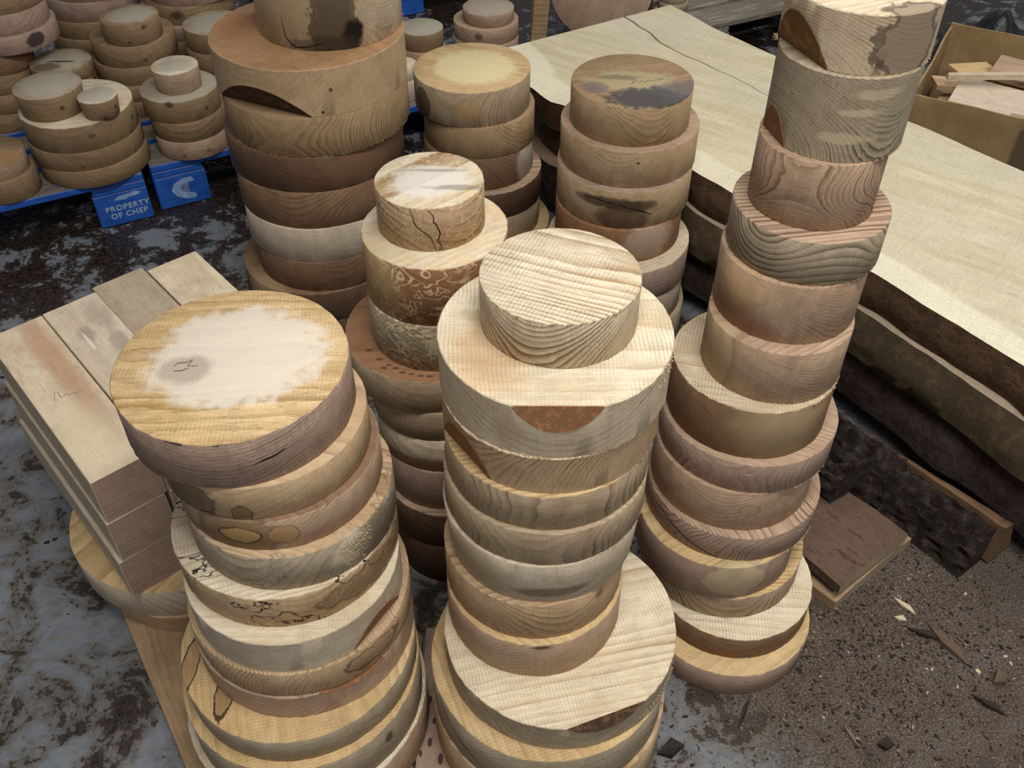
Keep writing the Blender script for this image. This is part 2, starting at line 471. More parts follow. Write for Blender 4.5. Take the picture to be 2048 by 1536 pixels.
# ------------------------------------------------------------------ the floor
def floor_material():
    m, nt, b = new_mat('painted_concrete')
    p = nt.new('ShaderNodeTexCoord').outputs['Object']
    x, y, z = nt.sep(p)[:3]
    big = nt.noise(p, 2.3, 5, .62, dist=0.6)
    mid = nt.noise(p, 9.0, 6, .68, dist=0.5)
    fin = nt.noise(p, 70.0, 4, .65)
    grit = nt.noise(p, 260.0, 2, .6)
    paint = nt.mix(nt.ramp(mid, .35, .65), lin('757b83'), lin('5b6068'))
    paint = nt.mix(nt.ramp(fin, .45, .62, 0, .45), paint, lin('7d776d'))
    stain = nt.mix(nt.ramp(fin, .4, .6), lin('574e42'), lin('6f665a'))
    mud = nt.mix(nt.ramp(fin, .42, .58), lin('1d1713'), lin('382d24'))
    # trodden sawdust lies thick around the foot of the right-hand stack and the slabs
    q = nt.vmath('LENGTH', nt.vmath('DIVIDE', nt.vmath('SUBTRACT', p, (0.72, 1.12, 0)), (0.42, 0.50, 1)))
    heap = nt.ramp(nt.math('ADD', q, nt.math('MULTIPLY', nt.math('SUBTRACT', nt.math('ADD', nt.math('MULTIPLY', mid, .6), nt.math('MULTIPLY', fin, .4)), .5), 2.6)), 1.15, 0.75)
    # wet mud tracks under and in front of the pallets
    w = nt.math('SUBTRACT', y, nt.math('MULTIPLY', x, 0.45))
    wet = nt.ramp(nt.math('ADD', w, nt.math('MULTIPLY', nt.math('SUBTRACT', big, .5), 1.2)), 2.3, 2.95)
    mm = nt.math('ADD', nt.math('MULTIPLY', mid, .7), nt.math('MULTIPLY', big, .3))
    s_mask = nt.ramp(nt.math('ADD', mm, nt.math('MULTIPLY', nt.math('SUBTRACT', fin, .5), .25)), .44, .53)
    m_mask = nt.ramp(nt.math('ADD', nt.math('ADD', mm, nt.math('MULTIPLY', nt.math('SUBTRACT', fin, .5), .3)), nt.math('MULTIPLY', wet, .085)), .515, .555)
    c = nt.mix(nt.math('MULTIPLY', s_mask, .8), paint, stain)
    c = nt.mix(m_mask, c, mud)
    dust = nt.mix(nt.ramp(grit, .42, .6), lin('3b3129'), lin('63564a'))
    dust = nt.mix(nt.ramp(fin, .5, .6, 0, .6), dust, lin('5a4f48'))
    dust = nt.mix(nt.ramp(grit, .66, .72), dust, lin('8f7d66'))
    c = nt.mix(nt.math('MULTIPLY', heap, .92), c, dust)
    c = nt.mix(nt.math('MULTIPLY', nt.ramp(grit, .63, .7), .25), c, lin('a39a8c'))
    nt.put(b.inputs['Base Color'], c)
    r = nt.math('ADD', nt.math('MULTIPLY', nt.ramp(fin, .35, .65), .25), .42)
    r = nt.math('SUBTRACT', r, nt.math('MULTIPLY', wet, .26))
    r = nt.math('ADD', r, nt.math('MULTIPLY', heap, .35), clamp=True)
    nt.put(b.inputs['Roughness'], r)
    b.inputs['Specular IOR Level'].default_value = 0.4
    bm = nt.new('ShaderNodeBump'); bm.inputs['Strength'].default_value = 0.55; bm.inputs['Distance'].default_value = 0.005
    h = nt.math('ADD', nt.math('MULTIPLY', m_mask, .5), nt.math('ADD', nt.math('MULTIPLY', fin, .5), nt.math('MULTIPLY', grit, nt.math('MULTIPLY_ADD', heap, .7, .12))))
    nt.put(bm.inputs['Height'], h); nt.put(b.inputs['Normal'], bm.outputs[0])
    return m
bm = bmesh.new()
bmesh.ops.create_grid(bm, x_segments=8, y_segments=8, size=7.0)
fl = link('floor', from_bm(bm, 'floor'), floor_material(), loc=(0, 3.0, 0))
tag(fl, 'blue grey painted concrete floor with mud and sawdust', kind='structure')
fl.location = (0, 0, 0)
for v in fl.data.vertices: v.co.y += 3.0

# ------------------------------------------------------------------ boards the front stacks stand on
def board(name, corners, z0, z1, mat, label, cat='board', group=None, bev=0.002):
    bm = bmesh.new()
    lo = [bm.verts.new((c[0], c[1], z0)) for c in corners]; hi = [bm.verts.new((c[0], c[1], z1)) for c in corners]
    n = len(corners)
    bm.faces.new(list(reversed(lo))); bm.faces.new(hi)
    for i in range(n): bm.faces.new((lo[i], lo[(i + 1) % n], hi[(i + 1) % n], hi[i]))
    bmesh.ops.recalc_face_normals(bm, faces=bm.faces[:])
    if bev: bevel_all(bm, bev)
    c = sum((Vector((p[0], p[1], z0)) for p in corners), Vector()) / n
    me = from_bm(bm, name)
    for v in me.vertices: v.co -= c
    o = link(name, me, mat, loc=c)
    if label: tag(o, label, cat, group)
    return o
board('support_plank', [(-0.865, 1.22), (-0.50, 0.66), (-0.17, 0.62), (-0.17, 1.0), (-0.5, 1.45)], 0.0, 0.02,
      wood('support_plank', 'dirty', ang=-57, y0=.05, z0=-.4, rings=120, contrast=.4, tint=.6, warp=.02),
      'dirty tan plank on the floor under the front left stack')
board('support_plank', [(-0.165, 0.60), (0.22, 0.60), (0.22, 1.02), (-0.165, 1.02)], 0.0, 0.02,
      wood('spotted_board', 'mauve', ang=80, rings=90, contrast=.3, tint=.3,
           spots=[((0.02 + a, b, 0.02), (r, r * 2.2, .01), '3a2820', .9, .25, .2, 0) for a, b, r in ((-.19, -.02, .004), (-.185, .02, .003), (-.17, -.05, .005), (-.205, -.04, .003), (-.165, -.01, .003), (-.195, .06, .004), (-.18, .09, .003))]),
      'pale board flecked with dark spots under the front middle stack')

# ------------------------------------------------------------------ stacks of bowl blanks
def stack(rows, base, where, group, jit=0, cat='wood blank'):
    sol = solve_stack([r[0] for r in rows], base)
    ordn = ['top', 'second', 'third', 'fourth', 'fifth', 'sixth', 'seventh', 'eighth', 'ninth', 'tenth', 'eleventh', 'twelfth', 'thirteenth', 'fourteenth']
    made = []
    for i, ((px, look, args, ex), (x, y, z, R, t)) in enumerate(zip(rows, sol)):
        if len(rows) == 1: lab = look + ' on ' + where
        elif i == 0: lab = look + ', top of ' + where
        elif i == len(rows) - 1: lab = look + ', bottom of ' + where
        else: lab = look + ', ' + ordn[i] + ' in ' + where
        made.append(make_disc('bowl_blank', x, y, z, R, t, lab, cat, group, args, seed=len(bpy.data.objects) + i, **ex))
    return made, sol
def A(pal, **k):
    k['pal'] = pal
    return k
G = 'bowl blanks stacked in the front group'

stack([
 ((958, 1285, 650, 738), 'small pale disc with saw-grid top', A('ash', top='cream', ang=-24, y0=.05, z0=-.06, rings=190, contrast=1.25, warp=.008, saw=1.0, tint=.25, fibre=.45), dict(torn=[(.0, -30, 60, 90, .002), (1.0, -80, 80, 90, .0015)])),
 ((873, 1350, 824, 916), 'wide cream disc with chord of bark at its front rim', A('ash', top='cream', ang=2, y0=.04, z0=-.22, rings=120, contrast=.45, saw=1.0, tint=.35,
    spots=[('top', (-.55, .35), (.045, .07), 'c08e58', .5, .35, .5, 0), ('side', (-20, .4), (.02, .03), 'a89070', .5, .4, .5, 0)]), dict(wanes=[(3, 'top', .0105, .034, M_BARK_RED)], torn=[(.0, -60, 40, 120, .003), (.0, -12, 0, 30, .005), (.9, 55, 85, 60, .004)])),
 ((881, 1324, 919, 988), 'tan disc with bark streak on left side', A('tan', ang=-50, y0=.1, z0=-.05, rings=190, contrast=.8, warp=.012, top='cream'), dict(wanes=[(-52, 'bottom', .012, .058, M_BARK_RED)], torn=[(1.0, 40, 90, 120, .004), (.0, 0, 80, 60, .002)])),
 ((887, 1304, 996, 1061), 'olive tan disc with flame grain', A('olive', ang=10, y0=.02, z0=.03, rings=130, contrast=.8, warp=.018, top='gold'), {}),
 ((886, 1297, 1070, 1131), 'grey olive disc with dark wavy streaks', A('olive', ang=-8, y0=.05, z0=-.02, rings=150, contrast=1.0, warp=.02, tint=.5), dict(torn=[(.0, -20, 80, 110, .0025)])),
 ((886, 1284, 1135, 1213), 'whitish grey disc with dark smudge', A('white', ang=25, y0=-.02, z0=-.06, rings=150, contrast=.65, tint=.5,
    spots=[('side', (8, .28), (.05, .011), '6b5f4d', .75, .5, .35, 0), ('side', (-45, .6), (.07, .03), 'a3936f', .7, .4, .5, 0)]), dict(taper=.955)),
 ((889, 1250, 1213, 1278), 'tan disc with slanting dark streaks', A('tan', ang=15, y0=.06, z0=-.08, rings=140, contrast=1.0, warp=.02, spots=[('side', (45, .75), (.008, .010), '6a4a30', .8, .4, .5, 0)]), {}),
 ((893, 1246, 1291, 1353), 'smooth pinkish tan disc with yellow rim', A('pink', ang=-40, y0=.0, z0=-.1, rings=150, contrast=.5, tint=.3, top='gold', spots=[('side', (5, .93), (.014, .005), '3b2a1c', .85, .6, .4, 0)]), {}),
 ((887, 1353, 1460, 1499), 'broad disc with rippled cream top', A('grey', top='cream', ang=14, y0=.01, z0=-.05, rings=110, contrast=.75, warp=.012, saw=.8, tint=.4,
    spots=[('top', (-.62, -.3), (.10, .05), '8a6444', .55, .3, .5, 0)]), dict(wanes=[(26, 'top', .012, .02, M_BARK)], torn=[(.3, 45, 85, 120, .005), (.0, -20, 60, 80, .003)])),  # brown patch paints a shadow onto the back left of the top
 ((863, 1335, 1525, 1585), 'broad golden tan disc', A('grey', top='gold', ang=-70, y0=.02, z0=-.1, rings=110, contrast=.6, saw=.6), dict(cracks=[([(-62, .95), (-50, .55), (-35, .3), (-20, .1)], .0016)])),
 ((866, 1330, 1592, 1650), 'broad brownish disc', A('tan', ang=-30, z0=-.1, rings=120), {}),
], 0.02, 'front middle stack', G)

stack([
 ((219, 698, 890, 978), 'yellow disc with large white patch on top', A('mauve', top='gold', ang=4, y0=.0, z0=-.30, rings=150, contrast=.85, warp=.02, saw=.45, tint=.4, fibre=.5,
    spots=[('top', (.06, -.05), (.115, .098), 'dad3c6', .72, .4, .16, 0), ('top', (-.38, -.02), (.033, .027), '9a8a78', .65, .4, .3, 0)]),
    dict(cracks=[([(-3, .45), (3, .5), (8, .52), (13, .58)], .003), ([(-40, .985), (-28, .97), (-15, .975)], .0025)], marks=[([(-.47, -.1), (-.43, -.13), (-.36, -.11), (-.31, -.13), (-.36, -.06), (-.28, -.03)], .0022), ([(-.48, -.04), (-.42, -.02), (-.36, -.03)], .0022)])),
 ((300, 733, 979, 1040), 'smooth tan disc with black spalted left side', A('tan', ang=-15, y0=.02, z0=-.14, rings=120, contrast=.55, tint=.3,
    spots=[('side', (-52, .45), (.045, .03), '4a3d2b', .7, .6, .35, .6), ('side', (-22, .15), (.012, .014), '7d6546', .7, .6, .3, .6)]), {}),
 ((340, 757, 1045, 1101), 'tan disc with two golden knots ringed in black', A('pink', ang=-30, y0=.03, z0=-.12, rings=150, contrast=.5, tint=.35,
    spots=[('side', (-32, .5), (.055, .035), '7c6444', .8, .4, .3, .3), ('side', (-30, .5), (.028, .014), 'b5935f', .9, .5, .15, .7), ('side', (-8, .5), (.021, .017), 'ae8a5c', .85, .5, .25, .35)], top='brown'), {}),
 ((364, 785, 1118, 1180), 'grey green disc with torn pale fibres', A('grey', ang=-20, y0=.02, z0=-.05, rings=130, contrast=.7, tint=.5, spalt=.4, top='tan',
    spots=[('side', (25, .6), (.03, .03), 'cfc4ae', .7, .8, .3, 0), ('side', (45, .5), (.05, .03), '5c5340', .6, .6, .4, .3)]), dict(torn=[(.7, 16, 38, 160, .0028), (.45, 18, 30, 110, .0028)])),
 ((341, 791, 1200, 1255), 'disc with black zone lines and wide pale rim', A('tan', top='cream', ang=20, y0=.03, z0=-.05, rings=150, contrast=.7, spalt=1.0, saw=.5,
    spots=[('side', (40, .5), (.09, .025), '6b5439', .6, .6, .35, .4)]), {}),
 ((365, 798, 1291, 1345), 'pale grey disc with cream rim and bark gash at right', A('white', top='cream', ang=0, z0=-.14, rings=120, contrast=.35, tint=.5, saw=.3), dict(wanes=[(38, 'bottom', .010, .04, M_BARK_RED)], torn=[(.0, -80, 20, 220, .004)])),
 ((374, 818, 1351, 1393), 'disc with tight curled end grain', A('tan', ang=-60, y0=.0, z0=.0, rings=230, contrast=1.0, warp=.012, spots=[('side', (28, .55), (.05, .02), '7d6344', .5, .5, .4, .6)]), {}),
 ((386, 823, 1397, 1435), 'pinkish disc with dark red bark seam along its top rim', A('pink', ang=-10, z0=-.15, rings=120, contrast=.4, tint=.3), dict(wanes=[(14, 'top', .010, .012, M_BARK_RED)], torn=[(.0, 20, 70, 80, .003)])),
 ((361, 829, 1487, 1523), 'wide yellow disc with black crack lines on top', A('grey', top='gold', ang=-75, z0=-.12, y0=.02, rings=120, contrast=.5, saw=.6,
    spots=[('top', (-.68, .3), (.014, .05), '8a6847', .7, .4, .2, .9), ('top', (-.92, -.05), (.012, .05), '8a6847', .6, .4, .2, .9)]), {}),
 ((363, 838, 1545, 1598), 'wide yellow disc with sawn stripes', A('grey', top='gold', ang=-68, z0=-.12, rings=100, contrast=.6, saw=1.0, spots=[('side', (30, .6), (.008, .014), '4a3524', .8, .4, .3, 0)]), {}),
 ((375, 853, 1610, 1660), 'widest pale disc', A('pink', top='cream', ang=20, z0=-.12, rings=100, contrast=.5, saw=1.0), {}),
], 0.02, 'front left stack', G)

stack([
 ((1577, 1898, 31, 153), 'pale disc with half-moon of golden bark and grey stain', A('ash', top='cream', ang=30, y0=.0, z0=-.05, rings=230, contrast=.8, warp=.009, tint=.4, saw=.5,
    spots=[('side', (44, .5), (.042, .06), '8b7a66', .85, .5, .1, .6)]), dict(wanes=[(-50, 'bottom', .020, .058, M_BARK_GOLD)], torn=[(.0, -40, 90, 110, .002), (.02, -88, -75, 20, .008)])),
 ((1558, 1855, 157, 327), 'thick disc of tight dark growth lines with small bark eye', A('grey', ang=28, y0=.02, z0=-.02, rings=270, contrast=1.15, warp=.010, tint=.4, fibre=.4,
    spots=[('side', (20, .6), (.03, .006), 'cdbb98', .7, .9, .3, 0), ('side', (12, .3), (.035, .007), 'cdbb98', .6, .9, .3, 0), ('side', (30, .8), (.028, .007), 'cdbb98', .6, .9, .3, 0)]), dict(wanes=[(-57, 'bottom', .007, .045, M_BARK_RED)], torn=[(.0, -95, 95, 150, .0022)])),
 ((1519, 1785, 332, 463), 'orange tan disc with sweeping wavy grain', A('pink', ang=-35, y0=.06, z0=.09, rings=190, contrast=1.1, warp=.028, tint=.4), {}),
 ((1466, 1784, 488, 573), 'grey disc with dark nested arcs on its side', A('grey', top='pink', ang=8, y0=-.06, z0=.085, rings=115, contrast=1.25, warp=.012, tint=.2, saw=.5), dict(torn=[(.0, -95, 95, 150, .0022)])),
 ((1444, 1744, 577, 690), 'golden tan disc with blurred reddish flecks', A('pink', ang=40, y0=.05, z0=-.1, rings=230, contrast=.7, warp=.012, tint=.5,
    spots=[('side', (-35, .72), (.045, .03), 'c4a276', .6, .6, .6, .1), ('side', (-38, .15), (.05, .03), '94684a', .6, .4, .5, 0)]), dict(torn=[(.0, -95, 95, 150, .0022)])),
 ((1418, 1710, 711, 809), 'reddish tan disc with feathered grain at right', A('pink', ang=35, y0=.02, z0=-.08, rings=240, contrast=.85, warp=.014, tint=.55, top='pink',
    spots=[('side', (-48, .6), (.04, .08), 'b09a72', .55, .3, .35, .2)]), dict(torn=[(.0, -95, 95, 150, .0022)])),
 ((1346, 1678, 827, 918), 'wide brown disc with pale sawn top', A('brown', top='ash', ang=-15, y0=.03, z0=-.12, rings=160, contrast=.7, tint=.5, saw=1.0, spots=[('side', (28, .5), (.07, .06), 'ab9874', .7, .3, .6, 0)]), dict(torn=[(1.0, 50, 95, 60, .004)])),
 ((1324, 1677, 934, 987), 'grey brown disc with curl of rings', A('mauve', top='pink', ang=-25, y0=.02, z0=.02, rings=170, contrast=.8, warp=.014), dict(torn=[(.0, -60, 95, 90, .0025)])),
 ((1312, 1640, 989, 1061), 'smooth peach disc with round eye figure', A('pink', ang=-20, y0=.0, z0=-.05, rings=200, contrast=.55, warp=.010, tint=.6, spots=[('side', (20, .55), (.018, .014), 'a58c63', .55, .3, .5, .25)]), {}),
 ((1296, 1641, 1079, 1122), 'dark veined disc with long black split', A('mauve', top='pink', ang=-65, y0=.0, z0=-.01, rings=190, contrast=1.1, warp=.02, saw=.4), dict(cracks=[([(-48, .8), (-35, .6), (-20, .35), (-6, .15), (2, .05)], .0022)], torn=[(.0, 10, 90, 110, .004)])),
 ((1278, 1602, 1137, 1197), 'mauve disc with buff mottled patch', A('mauve', top='gold', ang=30, y0=.02, z0=-.06, rings=230, contrast=.7, warp=.012, tint=.3, spots=[('side', (22, .55), (.06, .045), 'b9a783', .75, .5, .2, .2)]), {}),
 ((1285, 1607, 1197, 1236), 'thin brown streaked disc', A('olive', ang=0, y0=.05, z0=-.03, rings=140, contrast=1.0, warp=.02, top='gold'), {}),
 ((1305, 1625, 1282, 1317), 'cream disc with crosshatched top', A('brown', top='cream', ang=-5, y0=.02, z0=-.1, rings=110, contrast=.6, saw=1.0, warp=.01, spots=[('side', (12, .2), (.02, .007), '8e5a36', .9, .4, .3, 0)]), {}),
 ((1285, 1620, 1353, 1389), 'peach topped disc standing on the sawdust', A('mauve', top='gold', ang=35, z0=-.15, rings=100, contrast=.4, saw=.7, tint=.3), {}),
], 0.0, 'tall right stack', G)

stack([
 ((747, 968, 418, 504), 'small disc with streaked white top and black cracks', A('tan', top='cream', ang=42, y0=.03, z0=-.12, rings=90, contrast=.9, warp=.006, tint=.4, spalt=.25,
    squiggle=('d2b68c', 30.0, .07), spots=[('top', (0, .05), (.062, .05), 'd8d2c8', .75, .4, .2, 0), ('top', (.55, .35), (.05, .008), '6f665c', .6, .8, .4, 0), ('top', (.1, -.3), (.05, .005), '857a6c', .6, .9, .4, 0)]),
    dict(cracks=[([(-22, .99), (-19, .8), (-17, .62), (-8, .45), (-3, .38), (0, .2), (3, .02)], .0016), ([(-3, .97), (2, .85), (1.5, .72), (5, .62), (8, .42), (5, .25), (9, .12), (6, .03)], .0018)])),
 ((721, 1016, 540, 653), 'thick brown disc covered in cream squiggles', A('red', top='cream', ang=35, y0=.05, z0=-.1, rings=110, contrast=.8, warp=.02, squiggle=('d2b78c', 24.0, .13), spots=[('side', (-55, .5), (.05, .09), 'bda577', .55, .5, .4, 0)]), {}),
 ((735, 1008, 655, 743), 'grey cream disc with rippled fibres', A('grey', ang=20, y0=.02, z0=-.04, rings=150, contrast=1.0, warp=.02, squiggle=('cbbb98', 26.0, .14)), {}),
 ((690, 1030, 765, 827), 'wide disc with speckled orange rim', A('olive', top='red', ang=0, z0=-.12, rings=90, contrast=.35, tint=.3, spots=[('top', (a, b), (.006, .003), '4a2a1a', .8, .5, .4, 0) for a, b in ((-.6, .55), (-.5, .66), (-.42, .72), (-.35, .8), (-.25, .84), (-.72, .38), (-.15, .88), (-.55, .7), (-.05, .9))]), {}),
 ((738, 1022, 828, 883), 'plain olive tan disc', A('olive', ang=0, z0=-.2, rings=90, contrast=.3), {}),
 ((752, 1020, 884, 944), 'pale disc with wavy brown boundary', A('cream', ang=0, z0=-.02, rings=60, contrast=.6, spots=[('side', (-20, .1), (.1, .022), '9c7a52', .8, .3, .2, 0)]), {}),
 ((764, 1015, 946, 1019), 'dull mauve disc', A('mauve', ang=0, z0=-.2, rings=90, contrast=.3), {}),
 ((775, 1018, 1033, 1095), 'dark red brown disc', A('walnut', top='pink', ang=0, z0=-.1, rings=90, contrast=.6, warp=.03), {}),
 ((790, 1025, 1098, 1165), 'dark plum brown disc', A('walnut', ang=0, z0=-.1, rings=90, contrast=.4), {}),
], 0.0, 'slim middle stack', G)

stack([
 ((485, 791, -80, 103), 'tall pale block with black burr figure', A('ash', ang=60, y0=.0, z0=-.05, rings=220, contrast=.6, warp=.01, tint=.4,
    spots=[('side', (-20, .3), (.13, .12), '9a8460', .7, .3, .3, 0), ('side', (2, .22), (.05, .10), '4a3c2e', .85, .5, .25, .5), ('side', (16, .17), (.022, .03), '15100c', .95, .5, .3, 0), ('side', (-5, .05), (.07, .02), '41352a', .7, .6, .4, .3)]),
    dict(cracks=[([(-40, .35), (-38, .12), (-30, .03), (-18, .05), (-8, .1)], .003)])),
 ((415, 808, 142, 237), 'broad orange-topped disc with bark scoop at lower left', A('tan', top='rust', ang=-30, y0=.04, z0=-.1, rings=130, contrast=.35, tint=.4, rough=.5,
    spots=[('side', (8, .55), (.004, .005), '5a432f', .9, .3, .3, 0), ('side', (2, .1), (.004, .004), '3b2a1c', .9, .3, .3, 0), ('top', (-.7, -.25), (.05, .07), '96603c', .5, .4, .5, 0)]), dict(wanes=[(-38, 'bottom', .038, .062, M_BARK)])),
 ((440, 813, 238, 316), 'brown grey disc with tall arch of rings', A('dirty', ang=-15, y0=.02, z0=.03, rings=150, contrast=.95, warp=.016, tint=.4), dict(torn=[(.0, -95, 95, 150, .0022)])),
 ((447, 803, 318, 386), 'dark wet walnut brown disc', A('walnut', ang=10, y0=.02, z0=-.08, rings=150, contrast=.6, rough=.4, spots=[('side', (25, .5), (.10, .05), '7a5a44', .6, .4, .5, 0)]), {}),
 ((468, 795, 388, 458), 'warm brown disc with crosshatched side', A('brown', ang=-10, y0=.03, z0=-.1, rings=130, contrast=.6, rough=.6), {}),
 ((486, 792, 460, 525), 'chalky white disc', A('white', ang=40, z0=-.2, rings=90, contrast=.3, tint=.4), {}),
 ((509, 790, 527, 583), 'smooth dark brown disc', A('brown', ang=20, y0=.04, z0=-.05, rings=130, contrast=.7, rough=.5), {}),
 ((487, 800, 590, 645), 'wider dark brown disc with tan rim', A('walnut', top='brown', ang=0, z0=-.1, rings=110, contrast=.6, spots=[('side', (-50, .5), (.08, .06), 'a08765', .8, .2, .3, 0)]), {}),
 ((495, 795, 647, 705), 'dark brown disc', A('walnut', ang=0, z0=-.1, rings=110, contrast=.5), {}),
], 0.0, 'dark back-left tower', G)

stack([
 ((826, 1061, 187, 256), 'buttery topped disc with bark pocket at left', A('olive', top='gold', ang=-20, y0=.02, z0=.02, rings=130, contrast=.6, warp=.012, tint=.4,
    spots=[('top', (.05, .0), (.105, .1), 'd9cb9d', .8, .2, .15, 0), ('side', (-58, .4), (.03, .035), '5f4a30', .85, .3, .3, .6), ('side', (-5, .45), (.035, .03), 'b08b5c', .6, .3, .4, 0)]), {}),
 ((846, 1070, 257, 319), 'grey tan disc with ribbed side', A('dirty', ang=60, y0=.05, z0=-.05, rings=170, contrast=.7, tint=.4), {}),
 ((847, 1066, 320, 382), 'brown disc with pale right edge', A('brown', ang=60, y0=.03, z0=-.05, rings=150, contrast=.8, spots=[('side', (62, .5), (.05, .06), 'b8aa98', .8, .2, .15, 0)]), {}),
 ((846, 1083, 391, 442), 'dark brown disc with pinkish sawn rim', A('walnut', top='pink', ang=10, y0=.02, z0=-.02, rings=90, contrast=.8, warp=.03, rough=.5), {}),
 ((850, 1079, 443, 495), 'pale olive disc', A('olive', ang=10, z0=-.15, rings=90, contrast=.3), {}),
 ((850, 1098, 503, 555), 'wide yellowish disc', A('gold', top='gold', ang=10, z0=-.15, rings=90, contrast=.3), {}),
], 0.0, 'short buttery-topped back stack', G)

stack([
 ((1142.5, 1388.7, 216.6, 294.6), 'small disc with blue black stained top', A('tan', top='dirty', ang=15, y0=.03, z0=-.03, rings=170, contrast=.8, warp=.012,
    spots=[('top', (.0, .05), (.10, .05), 'a89b76', .8, .6, .15, 0), ('top', (.28, .62), (.085, .045), '3c3d42', .88, .75, .25, .2), ('top', (.75, .3), (.05, .05), '55565a', .7, .8, .35, 0), ('top', (-.6, .35), (.03, .03), '5a5a60', .6, .6, .3, 0), ('top', (-.25, -.05), (.05, .012), '5f5446', .6, .9, .45, 0)]),
    dict(marks=[([(.0, .0), (.03, .12), (-.02, .14), (.06, .02), (.12, .1), (.15, .0), (.2, .08), (.26, -.02), (.32, .02), (.4, -.06), (.5, -.1), (.42, -.02)], .002)])),
 ((1122, 1399, 305, 377), 'golden tan disc with fine wavy lines', A('tan', top='pink', ang=-15, y0=.02, z0=-.04, rings=210, contrast=.7, warp=.016, spots=[('side', (10, .7), (.003, .003), '2a1f16', .9, .2, .3, 0)]), {}),
 ((1115, 1386, 386, 458), 'disc split by long dark gash with brown stain', A('tan', top='mauve', ang=0, y0=.02, z0=-.12, rings=100, contrast=.4, tint=.5,
    spots=[('side', (-10, .68), (.075, .014), '4d3f2d', .9, .35, .3, .3), ('side', (10, .62), (.06, .014), '4a3a2a', .85, .35, .3, .3), ('side', (2, .28), (.06, .035), '5a4735', .75, .3, .25, .2)]),
    dict(cracks=[([(-33, .72), (-22, .74), (-10, .7), (-2, .68), (5, .6), (12, .55), (20, .46), (27, .36)], .004)])),
 ((1112, 1366, 462, 527), 'rough red brown disc with scraped pale side', A('red', ang=80, y0=.02, z0=-.1, rings=150, contrast=.6, spots=[('side', (32, .55), (.06, .05), 'bda894', .7, .6, .4, 0)]), {}),
 ((1096, 1379, 549, 607), 'wide mauve grey disc with pale rim', A('mauve', top='ash', ang=30, z0=-.1, rings=130, contrast=.5, saw=.4), {}),
 ((1092, 1366, 609, 665), 'light grey disc', A('grey', ang=20, z0=-.2, rings=90, contrast=.3), {}),
 ((1088, 1366, 668, 725), 'greyish olive disc', A('olive', ang=20, z0=-.2, rings=90, contrast=.3), {}),
], 0.0, 'back stack beside slab', G)

# ------------------------------------------------------------------ low stack and square blanks at the left
D_rows = [
 ((138, 575, 1186, 1232), 'wide disc with golden rim beneath square blanks', A('white', top='gold', ang=60, y0=.04, z0=-.1, rings=80, contrast=.6, tint=.3,
    spots=[('side', (20, .8), (.07, .010), '6b3f28', .8, .3, .3, 0)]), {}),
 ((205, 560, 1236, 1268), 'smaller tan disc with dark underside scoop', A('tan', ang=20, z0=-.15, rings=80, contrast=.4), dict(wanes=[(12, 'bottom', .035, .03, M_BARK_DARK)], taper=.97)),
]
_, D_sol = stack(D_rows, 0.02, 'low stack at left', G)
D_top = D_sol[0][2] + D_sol[0][4]

BN, BA = Vector((-0.675, 1.008, 0)), Vector((-0.658, 0.753, 0)).normalized()
BW = Vector((-BA.y, BA.x, 0)) * -1
rotb = math.atan2(BA.y, BA.x)
GB = 'square blanks piled on the low left stack'
rng = random.Random(5)
def sqm(i, pal, **k):
    return wood('square_timber_%d' % i, pal, ang=0, y0=.05, z0=-.25, rings=80, contrast=k.pop('contrast', .3), tint=k.pop('tint', .35), warp=.02, **k)
top_specs = [
    ('ash', 'cream square blank with reddish streak, nearest of four on pile top', 0.0, 0.0, 0.478, [((.33, -.075, .1), (.22, .022, .03), 'a87a5e', .6, .45, .6, 0), ((.1, -.04, .1), (.1, .04, .03), 'd6c8a8', .5, .4, .6, 0)]),
    ('white', 'pinkish square blank with grey mould blotches on pile top', 0.0, .004, 0.475, [((.3, -.08, .1), (.03, .015, .02), '8d8078', .6, .6, .4, 0), ((.36, -.04, .1), (.025, .015, .02), '877a70', .6, .6, .4, 0), ((.4, -.08, .1), (.05, .02, .02), '94877b', .5, .6, .4, 0), ((.22, -.085, .1), (.02, .014, .02), '857a78', .6, .6, .4, 0), ((.34, -.035, .104), (.03, .003, .01), 'ddd6c8', .8, .4, .4, 0)]),
    ('grey', 'weathered grey square blank on pile top', -.02, -.002, 0.462, []),
    ('ash', 'clean buff square blank, farthest of four on pile top', -.045, 0.0, 0.44, []),
]
BWID = 0.1085
M_ENDS = wood('square_end_grain', 'mauve', ang=90, y0=.04, z0=-.06, rings=190, contrast=.45, tint=.3, warp=.012)
